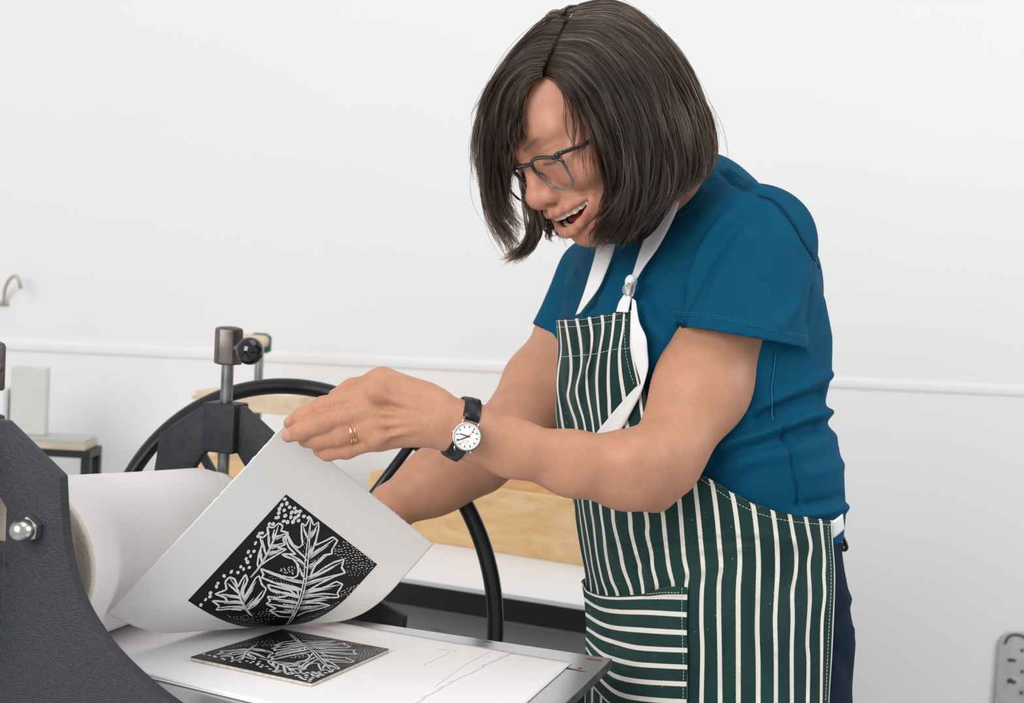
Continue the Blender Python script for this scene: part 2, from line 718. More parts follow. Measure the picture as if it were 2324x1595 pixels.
mm = .001
head = [hell((0, -10, 32), (69, 87, 75), k=.01),
        hell((0, 22, 34), (56, 59, 50), k=.03),
        hell((0, 26, -22), (57, 57, 66), k=.03),
        hell((0, 30, -66), (44, 46, 38), k=.025),
        hell((0, 62, -97), (19, 17, 15), k=.02)]
head += pcap((50, -2, -58), (20, 52, -96), 13, 13, k=.025)
head += pcap((8, 79, 17), (44, 64, 20), 8, 9, k=.016)
head += pell((45, 58, -30), (22, 24, 19), k=.018)                 # raised cheeks
head += pell((56, 36, -12), (14, 26, 14), k=.02)
head += [hell((0, 52, -64), (46, 36, 27), k=.016)]                  # muzzle
head += pell((32, 88, -3), (17, 13, 11), op='s', k=.012)            # sockets
head += [hcap((0, 79, 6), (0, 94, -30), 7, 8.5, k=.010),           # nose
         hell((0, 97, -36), (12, 11, 11), k=.010)]
head += pell((13.5, 86, -38.5), (7.5, 11, 9.5), k=.006)
head += [hcap((0, 97, -42), (0, 86, -50), 5, 5, k=.006)]
head += pell((7, 91, -48), (4.2, 6, 4), op='s', k=.003)
head += pell((32, 66.5, -2), (15.5, 14, 12), k=.006)                # eyeball under lowered lid
head += pcap((20, 74, 5), (44, 66, 5), 4.5, 5, k=.007)
head += pcap((18, 77, -13), (44, 68, -13), 4, 4.5, k=.008)          # pushed-up lower lid
for s in (1, -1):                                                   # smile folds
    f = [(22, 86, -35), (32, 80, -43), (43, 69, -52), (49, 58, -64)]
    for a, b in zip(f[:-1], f[1:]):
        head.append(hcap((s * a[0], a[1], a[2]), (s * b[0], b[1], b[2]), 2.2, 2.4, op='s', k=.007))
    for z0, z1 in ((-4, 8), (-8, -3), (-13, -14), (-18, -24)):          # crow's feet
        head.append(hcap((s * 51, 60, -6 + z0 * .3), (s * 64, 42, z1), .7, .6, op='s', k=.003))
# open laughing mouth
MW = 42.0


def mouth_u(x): return -61.0 + 2.0 * (np.abs(x) / MW) ** 1.6


def mouth_l(x): return -80.5 + 21.0 * np.clip(np.abs(x) / MW, 0, 1) ** 2.6


def mouth_y(x): return 90.5 - 27.0 * (np.abs(x) / MW) ** 1.9


def _mouth(p):
    q = hl(p)
    x = q[:, 0]
    xc = np.clip(x, -MW, MW)
    d = np.maximum(q[:, 2] - mouth_u(xc), mouth_l(xc) - q[:, 2])
    d = np.maximum(d, np.maximum(np.abs(x) - MW, (38 + 0 * x) - q[:, 1]))
    return d * .0009


head.append(Prim(_mouth, H(0, 75, -68), .05, 's', .004))
UL = [(x, mouth_y(x) + .3, mouth_u(x) + 3.0 - .045 * x) for x in (0, 10, 21, 32, 41.5)]
LLp = [(x, mouth_y(x) - 4.5 + 3.6 * (x / MW) ** 2, mouth_l(x) - 3.6 + .06 * x) for x in (0, 10, 21, 32, 41.5)]
for s in (1, -1):
    for q, r in ((UL, (4.0, 4.0, 3.4, 2.3, 1.2)), (LLp, (5.0, 5.0, 4.4, 2.8, 1.2))):
        for i in range(4):
            a, b = q[i], q[i + 1]
            head.append(hcap((s * a[0], a[1], a[2]), (s * b[0], b[1], b[2]), r[i], r[i + 1], k=.0045))
head += pell((73, -10, -14), (5, 17, 29), k=.012)                   # ears under the hair
head += pell((77, -14, -12), (5, 9, 17), op='s', k=.006)

NB = P(1580, 470, 1.625)
neck = [cap(H(0, -14, -48), NB, .051, .049, k=.03, flat=HR[1], fl=1.06)]

# arms (px, py, depth)
sh_n, el_n, wr_n = P(1706, 552, 1.53), P(1497, 1085, 1.425), P(1020, 966, 1.352)


def chain(pts, rs, k=.02, flat=None, fl=1.):
    return [cap(pts[i], pts[i + 1], rs[i], rs[i + 1], k=k, flat=flat, fl=fl) for i in range(len(pts) - 1)]


vd = nrm(-FW)
arm_n = chain([sh_n, P(1657, 700, 1.505), P(1591, 880, 1.468), P(1506, 1042, 1.432)], [.044, .0480, .0468, .0355], k=.02)
arm_n += chain([P(1502, 1052, 1.43), P(1420, 1070, 1.412), P(1300, 1052, 1.393), P(1160, 1016, 1.372), P(1062, 977, 1.357), P(1000, 955, 1.352)],
               [.0345, .0345, .0288, .0246, .0236, .0226], k=.018, flat=vd, fl=.88)
arm_n += [ell(P(1489, 1128, 1.425), (.0145, .0145, .0145), k=.016), ell(P(1466, 1098, 1.405), (.018, .018, .018), k=.02)]
arm_n += [cap(P(1545, 1000, 1.425), P(1440, 1040, 1.39), .016, .020, k=.03)]

sh_f, el_f, wr_f = P(1350, 625, 1.74), P(1178, 965, 1.665), P(890, 1150, 1.60)
arm_f = chain([sh_f, P(1298, 750, 1.735), P(1228, 875, 1.70), el_f], [.026, .036, .041, .036], k=.03)
arm_f += chain([el_f, P(1080, 1038, 1.645), P(990, 1090, 1.62), wr_f], [.038, .037, .033, .0255], k=.03)


# ------------------------------------------------------------------ hands
def finger(j, r, k=.005):
    out = []
    for i in range(len(j) - 1):
        out.append(cap(j[i], j[i + 1], r[i], r[i + 1], k=.0035 if i == 0 else k))
    for i in range(1, len(j) - 1):                                   # knuckles
        out.append(ell(j[i] - FW * .0012, np.full(3, r[i] * .93), k=.003))
    return out


fi = [P(850, 888, 1.333), P(733, 924, 1.337), P(684, 947, 1.344), P(659, 960, 1.349)]
fm = [P(822, 936, 1.331), P(742, 957, 1.325), P(684, 978, 1.329), P(655, 988, 1.333)]
fr = [P(838, 972, 1.332), P(772, 990, 1.327), P(722, 1000, 1.335), P(692, 1000, 1.341)]
fp = [P(850, 1000, 1.337), P(787, 1021, 1.334), P(744, 1028, 1.341), P(724, 1022, 1.346)]
th = [P(955, 905, 1.362), P(868, 872, 1.372), P(800, 884, 1.368), P(762, 898, 1.362)]
hand_n = []
W0 = P(985, 952, 1.351)
hand_n += finger(fi, (.0108, .0096, .0083, .0066)) + finger(fm, (.0102, .0094, .0083, .0067))
hand_n += finger(fr, (.0096, .0089, .0078, .0064)) + finger(fp, (.0088, .0079, .0069, .0059))
hand_n += finger(th, (.0135, .0105, .0092, .0072), k=.010)
for m, ry in ((fi[0], 3), (fm[0], 1), (fr[0], -.5), (fp[0], -1.7)):
    a = W0 + UP * ry * .0042
    hand_n.append(cap(a, m * .86 + a * .14 + FW * .004, .0165, .0105, k=.012))
hand_n += [cap(P(960, 915, 1.362), P(866, 868, 1.366), .0165, .0115, k=.018),
           cap(P(900, 890, 1.352), P(862, 880, 1.345), .013, .012, k=.012)]
for a, b in (((845, 893), (940, 925)), ((828, 935), (952, 945)), ((845, 965), (958, 958)), ((858, 995), (955, 972))):   # tendons
    hand_n.append(cap(P(a[0], a[1], 1.3215), P(b[0], b[1], 1.3325), .0022, .0020, k=.006))
hand_n += [ell(P(x, y, 1.3245), (.006, .006, .006), k=.012) for x, y in ((850, 890), (822, 932), (838, 968), (850, 1000))]
for q in ((668, 957, 1.3375), (672, 984, 1.3215)): pass
NAILS = [(P(648, 987, 1.3275), .0062), (P(655, 951, 1.3445), .0050), (P(700, 1003, 1.333), .0040)]

# right hand resting on the bed behind the lifted sheet
TIPS = [(PZ(700, 1385, .917), 0), (PZ(728, 1392, .917), 0), (PZ(758, 1390, .917), 0), (PZ(790, 1380, .917), 0)]
hand_f = []
Wf = wr_f
knk = [P(790, 1262, 1.575), P(806, 1276, 1.565), P(824, 1284, 1.56), P(845, 1286, 1.56)]
for (t, _), kn, r in zip(TIPS, knk, (.0092, .0094, .009, .008)):
    mid = (t + kn) / 2 + np.array([0, 0, .014]) - FW * .004
    hand_f += [cap(Wf, kn, .0165, .011, k=.016)] + finger([kn, mid, t * .7 + mid * .3 + np.array([0, 0, .004]), t], (r * 1.15, r, r * .9, r * .75))
hand_f += finger([P(850, 1200, 1.60), P(790, 1250, 1.605), P(745, 1300, 1.60), P(725, 1330, 1.597)], (.014, .011, .0095, .0075), k=.01)

# ------------------------------------------------------------------ torso and clothes fields
LD, FD = np.array([.63, -.777]), np.array([-.777, -.63])
TORSO = [(1720, 1322, 1930), (1595, 1330, 1925), (1480, 1332, 1934), (1400, 1330, 1940), (1300, 1322, 1925), (1180, 1303, 1906), (1110, 1290, 1913), (1040, 1276, 1908),
         (980, 1268, 1893), (930, 1266, 1868), (890, 1266, 1862), (820, 1266, 1880), (740, 1270, 1880), (660, 1288, 1868),
         (600, 1312, 1846), (540, 1345, 1815), (480, 1410, 1772), (430, 1500, 1712)]
tz, tc, ta, tb = [], [], [], []
for y, xl, xr in TORSO:
    L, R = P(xl, y, 1.665), P(xr, y, 1.575)
    w = (R[0] - L[0]) / 2
    c = (L + R) / 2
    tz.append(c[2]); tc.append(c[:2]); a = w / .839; ta.append(a); tb.append(a * .72)


def torso(off, zmin=None, k=.02):
    return loft(tz, tc, ta, tb, LD, FD, off=off, k=k)


LW = np.array([LD[0], LD[1], 0])
FDW = np.array([FD[0], FD[1], 0])
body = head + neck + [torso(-.014, k=.03)] + arm_n + hand_n + arm_f + hand_f
body.append(cap(P(1600, 490, 1.65), sh_n, .030, .038, k=.03))
body.append(cap(P(1560, 500, 1.66), sh_f, .030, .026, k=.03))

SK = np.array([.56, .278, .172])


def paint_skin(V):
    q = hl(V)
    x, y, z = np.abs(q[:, 0]), q[:, 1], q[:, 2]
    near = np.linalg.norm(q - np.array([0, 40, -20]), axis=1) < 150
    C = np.tile(SK, (len(V), 1))
    px, py, d = proj(V)

    def mix(w, c):
        w = np.clip(w, 0, 1)[:, None]
        C[:] = C * (1 - w) + np.array(c) * w

    face = near & (y > 20)
    mix(face * .6, (.57, .268, .185))
    g = lambda c, r: np.exp(-(((x - c[0]) / r[0]) ** 2 + ((y - c[1]) / r[1]) ** 2 + ((z - c[2]) / r[2]) ** 2))
    mix(near * g((46, 66, -30), (22, 22, 20)) * .55, (.56, .20, .145))      # cheeks
    mix(near * g((0, 102, -36), (16, 14, 12)) * .5, (.58, .235, .17))       # nose tip
    lip = np.full(len(V), 9.)
    for s in (1, -1):
        for Q, zo in ((UL, 0), (LLp, 0)):
            for a, b in zip(Q[:-1], Q[1:]):
                dd, _ = seg_dist(q, np.array((s * a[0], a[1], a[2]), float), np.array((s * b[0], b[1], b[2]), float))
                lip = np.minimum(lip, dd / (4.9 if Q is LLp else 4.1) + (x > 37) * 9.)
    mix(near * (1 - sstep(lip, .95, 1.25)) * .8, (.47, .15, .13))
    cav = near & (x < MW) & (q[:, 1] > 40) & (z < mouth_u(x) + 1) & (z > mouth_l(x) - 1.5)
    mix(cav * sstep(mouth_y(x) - 4 - y, 0, 4) * (lip > .9), (.20, .035, .035))
    # brows and lashes are hair-coloured bands
    bx = sstep(x, 10, 15) * (1 - sstep(x, 30, 46))
    bz = 14 + 5 * np.sin(np.clip((x - 12) / 38, 0, 1) * math.pi * .8) - (x > 40) * (x - 40) * .25
    mix(near * bx * np.exp(-((z - bz) / 3.6) ** 2) * (y > 50) * .78, (.10, .06, .045))
    lz = -7.5 - 2.5 * np.sin(np.clip((x - 18) / 28, 0, 1) * math.pi)
    mix(near * (x > 18) * (x < 47) * np.exp(-((z - lz) / 1.3) ** 2) * (y > 55) * .9, (.05, .03, .025))
    mix(near * (x > 18) * (x < 48) * np.exp(-((z - 4.5) / 1.2) ** 2) * (y > 60) * .35, (.25, .12, .09))  # lid crease: shade put into the skin colour
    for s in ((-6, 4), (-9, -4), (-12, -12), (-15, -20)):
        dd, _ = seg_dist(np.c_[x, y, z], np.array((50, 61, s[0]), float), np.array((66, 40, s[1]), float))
        mix(near * np.exp(-(dd / 1.0) ** 2) * .22, (.28, .12, .085))  # crow's feet: crease shade painted along the carved lines
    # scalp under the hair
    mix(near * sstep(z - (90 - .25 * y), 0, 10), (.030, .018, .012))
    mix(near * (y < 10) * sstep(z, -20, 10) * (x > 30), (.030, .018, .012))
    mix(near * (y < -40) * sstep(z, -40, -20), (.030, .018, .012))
    pl = np.array([(1226, 178), (1235, 150), (1258, 97), (1278, 70), (1300, 34)], float)
    mix(near * (z > 40) * np.exp(-(poly_dist(np.c_[px, py], pl) / 9.) ** 2), (.24, .135, .10))
    # hands: redder knuckles and fingertips, pale nails
    for c in (fi, fm, fr, fp, th):
        for j, r in zip(c[1:], (.010, .009, .009)):
            dd = np.linalg.norm(V - j, axis=1)
            mix(np.exp(-(dd / r) ** 2) * .4, (.52, .21, .155))
    for c, r in NAILS:
        dd = np.linalg.norm(V - c, axis=1)
        mix((1 - sstep(dd, r * .8, r)) * .75, (.60, .34, .27))
    # elbow a little redder
    dd = np.linalg.norm(V - P(1487, 1130, 1.415), axis=1)
    mix(np.exp(-(dd / .03) ** 2) * .5, (.46, .2, .14))
    # freckles
    ph = np.sin(V @ np.array([811., 523, 377])) * np.sin(V @ np.array([433., 877, 655])) * np.sin(V @ np.array([599., 391, 933]))
    mix(sstep(ph, .72, .95) * .22, (.30, .13, .08))
    al = np.full(len(V), .22)
    for c, r in ((P(850, 945, 1.335), .055), (P(760, 980, 1.33), .05), (P(985, 955, 1.345), .03)):
        al = np.maximum(al, np.exp(-(np.linalg.norm(V - c, axis=1) / r) ** 4))
    for c, r in ((P(1500, 1100, 1.42), .05), (P(1400, 1100, 1.40), .05)):
        al = np.maximum(al, .75 * np.exp(-(np.linalg.norm(V - c, axis=1) / r) ** 2))
    al = np.where(near, .12, al)
    return np.c_[C, al]


# ------------------------------------------------------------------ the woman: body mesh
M_skin = mat('skin', rough=.48, attr=True, sss=.10, spec=.45, bump=(700, .22, .0007), bump2=(140, .18, .0012), var=(55, .07))
add_wrinkles(M_skin)
FEET = P(1600, 1300, 1.62)
person = empty('person', (FEET[0], FEET[1], 0),
               'laughing woman with brown bob and blue t-shirt lifting a printed sheet of paper', 'person')
V, Q = polygonise(body, .0015, (-.5, 1.2, .85), (.75, 2.0, 1.7))
V = relax(V, Q, 2)


def wrist_lines(V, N):
    """fine creases across the back of the near wrist and knuckles"""
    out = np.zeros(len(V))
    x, y, d = proj(V)
    near = (d < 1.40) & (x < 1020)
    for px in (958, 964, 972, 979):
        pts = np.stack([P(px, 915, 1.335), P(px - 2, 960, 1.325), P(px - 6, 1000, 1.34)])
        out -= np.exp(-(poly_dist(V, pts) / .0011) ** 2) * .0006 * near
    for j, c in ((fi[1], fi[0]), (fm[1], fm[0]), (fr[1], fr[0]), (fp[1], fp[0])):
        ax = nrm(j - c)
        for o in (-.0045, -.0015, .0015, .0045):
            s = (V - j) @ ax - o
            rad = np.linalg.norm(V - j, axis=1)
            out -= np.exp(-(s / .0006) ** 2) * np.exp(-(rad / .011) ** 2) * .0007 * ((V - j) @ FW < -.003)
    return out


N = vnormals(V, Q)
V = V + N * wrist_lines(V, N)[:, None]
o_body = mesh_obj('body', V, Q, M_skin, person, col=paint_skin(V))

# teeth and tongue
M_teeth = mat('teeth', (.80, .74, .60), .18, sss=.05, coat=.3)
M_tongue = mat('tongue', (.42, .09, .09), .3, sss=.1, bump=(900, .3, .0006))
def tooth(c, r):
    c3, r3 = H(*c), np.array(r) / 1000

    def f(p):
        q = np.abs((p - c3) @ HR.T) - (r3 - .0012)
        q[:, 0] += np.clip(((p - c3) @ HR[2]) / r3[2], -1, 1) * .0005
        return np.linalg.norm(np.maximum(q, 0), axis=1) + np.minimum(q.max(1), 0) - .0012

    return Prim(f, c3, r3.max() * 1.5, 'u', .0004)


tp = []
for x, w, h in ((4.3, 4.5, 6.6), (12.4, 3.7, 6.0), (19.4, 3.9, 6.8), (26, 3.5, 5.8), (32, 3.6, 5.2), (37, 3.6, 4.6)):
    for s in (1, -1): tp.append(tooth((s * x, mouth_y(x) - 5.6 - x * .05, mouth_u(x) - 1.2), (w, 3.0, h)))
tv, tq = polygonise(tp, .0007, H(0, 70, -62) - .055, H(0, 70, -62) + .055)
mesh_obj('upper_teeth', relax(tv, tq, 1), tq, M_teeth, person)
tp = []
for x, w, h in ((2.8, 2.9, 5), (8.4, 3.0, 5), (14.2, 3.3, 5), (20, 3.3, 4.6)):
    for s in (1, -1): tp.append(tooth((s * x, mouth_y(x) - 12.0, mouth_l(x) - 2.9), (w, 2.4, h)))
tv, tq = polygonise(tp, .0007, H(0, 70, -78) - .05, H(0, 70, -78) + .05)
mesh_obj('lower_teeth', relax(tv, tq, 1), tq, M_teeth, person)
tv, tq = polygonise([hell((0, 54, -77), (26, 20, 8))], .0015, H(0, 54, -77) - .05, H(0, 54, -77) + .05)
mesh_obj('tongue', tv, tq, M_tongue, person)


# ------------------------------------------------------------------ t-shirt
def sleeve(a, b, ra, rb, fl, cut_p, cut_n, k):
    c0 = cap(a, b, ra, rb, flat=vd, fl=fl)
    c1 = cap(a, b + (b - a) * .3, ra - .0055, rb - .0055, flat=vd, fl=fl)
    cut_n = nrm(cut_n)

    def f(p):
        s = (p - cut_p) @ cut_n
        d = np.maximum(c0.f(p), s)
        hollow = np.maximum(c1.f(p), -.035 - s)
        return np.maximum(d, -hollow)

    return Prim(f, c0.c, c0.r, 'u', .012)


NBk = P(1592, 470, 1.635)
sh_core = [torso(0., k=.03),
           cap(NBk, P(1690, 552, 1.535), .042, .061, k=.04),
           cap(NBk, P(1350, 622, 1.745), .050, .040, k=.05),
           cap(P(1612, 466, 1.66), P(1700, 640, 1.66), .032, .085, k=.04),
           cap(NB, NB + (HO - NB) * .20, .0535, .0535, k=.02),
           ell(P(1480, 760, 1.56), (.062, .062, .055), k=.06)]
cA, cB = P(1522, 738, 1.455), P(1832, 795, 1.50)
cut_near = np.cross(cB - cA, vd)
if cut_near @ (el_n - sh_n) < 0: cut_near = -cut_near
slv_n = sleeve(P(1714, 560, 1.530), P(1666, 800, 1.478), .067, .0735, .92, cA, cut_near, .035)
cA2, cB2 = P(1222, 741, 1.735), P(1275, 770, 1.70)
cut_far = np.cross(cB2 - cA2, vd)
if cut_far @ (el_f - sh_f) < 0: cut_far = -cut_far
slv_f = sleeve(P(1352, 622, 1.745), P(1296, 790, 1.733), .044, .0555, 1.0, cA2, cut_far, .03)
shirt_solid = sh_core + [slv_n, slv_f]
z_hem = P(1890, 1213, 1.57)[2]
shirt = shirt_solid + [cap(NB + (HO - NB) * .30, NB + (HO - NB) * .9, .0515, .075, op='s', k=.004),
                       Prim(lambda p: z_hem - p[:, 2], (0, 0, 0), 9, 'i')]
sv, sq = polygonise(shirt, .0023, (-.1, 1.25, .85), (.8, 2.05, 1.62))
sv = relax(sv, sq, 3)
sn = vnormals(sv, sq)


def on_shirt(poly, off=0., field=None):
    poly = np.asarray(poly, float)
    d, m = hit(field or shirt_solid, poly[:, 0], poly[:, 1], off)
    return P(poly[:, 0], poly[:, 1], d)


FOLDS = [  # pixel polyline, height mm (+ ridge, - crease), width mm
    ([(1712, 470), (1650, 530), (1600, 610), (1560, 690), (1545, 720)], -3, 9),
    ([(1640, 500), (1590, 570), (1562, 640)], 4, 10),
    ([(1690, 540), (1640, 620), (1610, 680)], 3.5, 12),
    ([(1575, 560), (1550, 640), (1532, 735)], -3, 10),
    ([(1830, 620), (1812, 690), (1770, 740)], 3.5, 10),
    ([(1845, 660), (1838, 730)], -3, 8),
    ([(1740, 640), (1775, 690), (1790, 740)], -2.5, 9),
    ([(1480, 640), (1500, 700), (1540, 740)], -4, 10),
    ([(1460, 690), (1480, 740), (1530, 790)], 3, 10),
    ([(1510, 770), (1470, 830), (1440, 900)], 3, 12),
    ([(1884, 850), (1820, 880), (1740, 915), (1690, 940)], 4, 9),
    ([(1865, 895), (1800, 915), (1720, 950)], -5, 8),
    ([(1882, 935), (1830, 945), (1780, 968), (1720, 990), (1640, 1012)], 8, 9),
    ([(1850, 965), (1790, 985), (1700, 1015), (1620, 1040)], -5, 9),
    ([(1905, 985), (1850, 1010), (1770, 1030), (1680, 1050)], 4, 12),
    ([(1785, 965), (1800, 1005), (1812, 1050), (1824, 1100), (1826, 1140), (1815, 1175)], 3, 5),
    ([(1775, 970), (1790, 1010), (1803, 1055), (1814, 1105), (1816, 1140)], -3, 5),
    ([(1912, 1055), (1870, 1070), (1820, 1075)], 2.5, 10),
    ([(1918, 1125), (1870, 1140), (1815, 1150)], -3, 8),
    ([(1918, 1150), (1870, 1163), (1800, 1172)], 4.5, 8),
    ([(1720, 1060), (1680, 1090), (1650, 1110)], -2, 12),
    ([(1640, 392), (1660, 410), (1690, 425)], -3.5, 6),
    ([(1655, 385), (1690, 408), (1720, 425)], 2.5, 6),
    ([(1300, 620), (1320, 660), (1345, 690)], -4, 9),
    ([(1285, 640), (1290, 690), (1300, 730)], 3, 10),
    ([(1400, 640), (1390, 690), (1400, 710)], -3, 9),
    ([(1500, 520), (1470, 590), (1455, 640)], -2.5, 12),
    ([(1722, 440), (1762, 456), (1800, 505), (1832, 562), (1862, 605)], -3.0, 2.6),     # sleeve seam
    ([(1580, 420), (1650, 405), (1722, 440)], -1.2, 2.6),                               # shoulder seam
    ([(1762, 800), (1752, 900), (1757, 955)], -2.0, 2.6),                               # side seam
    ([(1640, 470), (1600, 520), (1575, 560)], -2.0, 9),
]
disp = np.zeros(len(sv))
for poly, hmm, wmm in FOLDS:
    p3 = on_shirt(resample(poly, 10))
    dd = poly_dist(sv, p3)
    t = np.exp(-(dd / (max(wmm * .78, 2.6) * .001)) ** 2)
    disp += t * hmm * .001 * 1.3
lf = np.sin(sv @ np.array([34., 21, 18])) * np.sin(sv @ np.array([-13., 29, 37]) + 1.3)
disp += lf * .0012
sv = sv + sn * disp[:, None]
M_shirt = mat('teal_jersey', (.0012, .075, .150), .85, spec=.15, bump=(1100, .25, .0006), var=(9, .08))
M_thread = mat('teal_thread', (.02, .17, .28), .8)


def dashes(mb, poly, field, off, dash, gap, r, m):
    p = resample(poly, max(int(np.sum(np.linalg.norm(np.diff(np.asarray(poly, float), axis=0), axis=1)) / 2), 8))
    w = on_shirt(p, off, field)
    s = np.r_[0, np.cumsum(np.linalg.norm(np.diff(w, axis=0), axis=1))]
    a = 0.
    while a + dash < s[-1]:
        t = np.linspace(a, a + dash, 3)
        mb.tube(np.stack([np.interp(t, s, w[:, k]) for k in range(3)], 1), r, 5, m=m)
        a += dash + gap


st = MB()
for dy in (27, 32):
    dashes(st, [(1524, 738 - dy), (1600, 745 - dy), (1700, 762 - dy), (1770, 780 - dy), (1836, 797 - dy)], shirt_solid, .0014, .0022, .0012, .00028, 0)
tshirt = mesh_obj('t_shirt', sv, sq, M_shirt, person)
so = st.build('stitching', M_thread, tshirt)
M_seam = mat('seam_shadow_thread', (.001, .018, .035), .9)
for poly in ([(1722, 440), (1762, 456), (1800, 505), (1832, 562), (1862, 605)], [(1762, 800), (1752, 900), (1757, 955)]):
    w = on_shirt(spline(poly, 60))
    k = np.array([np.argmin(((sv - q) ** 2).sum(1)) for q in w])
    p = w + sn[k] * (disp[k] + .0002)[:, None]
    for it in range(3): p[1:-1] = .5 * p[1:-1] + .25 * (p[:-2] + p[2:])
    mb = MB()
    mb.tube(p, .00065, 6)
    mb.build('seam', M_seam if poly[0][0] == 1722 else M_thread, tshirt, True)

# ------------------------------------------------------------------ trousers and shoes
hipc = np.array([tc[0][0], tc[0][1], 0])
trs = [loft(tz, tc, np.array(ta) - .003, np.array(tb) - .003, LD, FD, k=.04),
       Prim(lambda p: p[:, 2] - P(1890, 1185, 1.57)[2], (0, 0, 0), 9, 'i')]
hp = P(1610, 1660, 1.62)
legs = []
for s in (1, -1):
    top = hp + LW * .082 * s
    kn = np.array([top[0], top[1], .48]) + LW * .01 * s + FDW * .02
    an = np.array([top[0], top[1], .085]) + LW * .015 * s
    legs += [cap(top, kn, .095, .066, k=.03), cap(kn, an, .066, .050, k=.03)]
tr_field = [trs[0]] + legs + [trs[1], Prim(lambda p: .05 - p[:, 2], (0, 0, 0), 9, 'i')]
tv, tq = polygonise(tr_field, .0055, (-.1, 1.2, .0), (.8, 2.1, 1.05))
tv = relax(tv, tq, 3)
tn = vnormals(tv, tq)
dsp = np.zeros(len(tv))
for poly, hmm, wmm in (([(1905, 1240), (1918, 1280), (1922, 1330)], -2.5, 5), ([(1945, 1350), (1915, 1365), (1890, 1375)], 3, 7),
                       ([(1940, 1395), (1912, 1402), (1890, 1410)], -4, 7), ([(1935, 1430), (1905, 1470), (1890, 1520)], 3, 9),
                       ([(1928, 1520), (1900, 1480), (1885, 1470)], -3, 8)):
    p3 = on_shirt(resample(poly, 8), 0, tr_field[:1])
    dsp += np.exp(-(poly_dist(tv, p3) / (wmm * .001)) ** 2) * hmm * .001
tv = tv + tn * dsp[:, None]
M_trouser = mat('navy_cotton', (.008, .019, .038), .9, spec=.15, sheen=.0, bump=(900, .3, .0006), var=(12, .15))
mesh_obj('trousers', tv, tq, M_trouser, person)
M_shoe = mat('dark_leather', (.03, .025, .022), .5)
for s in (1, -1):
    a = np.array([hp[0], hp[1], 0]) + LW * .097 * s
    f = [cap(a + np.array([0, 0, .045]) - FDW * .02, a + np.array([0, 0, .032]) + FDW * .13, .042, .03, k=.02), Prim(lambda p: -p[:, 2] + .002, (0, 0, 0), 9, 'i')]
    hv, hq = polygonise(f, .006, a - .2, a + .2)
    mesh_obj('shoe', relax(hv, hq, 1), hq, M_shoe, person)
# belt clip
M_clip = mat('black_plastic', (.01, .01, .011), .4)
mb = MB()
loop = [(1903, 1218), (1908, 1214), (1914, 1222), (1921, 1240), (1919, 1247), (1911, 1246), (1905, 1236)]
mb.tube(P(*np.array(spline(loop, 24)).T, 1.563), .0022, 8, closed=True)
mb.tube(P(*np.array([(1895, 1222), (1903, 1228), (1914, 1240)]).T, 1.562), .0024, 8)
tag(mb.build('belt_clip', M_clip, None, True), 'black loop clip hanging from the waistband behind the apron edge', 'clip')

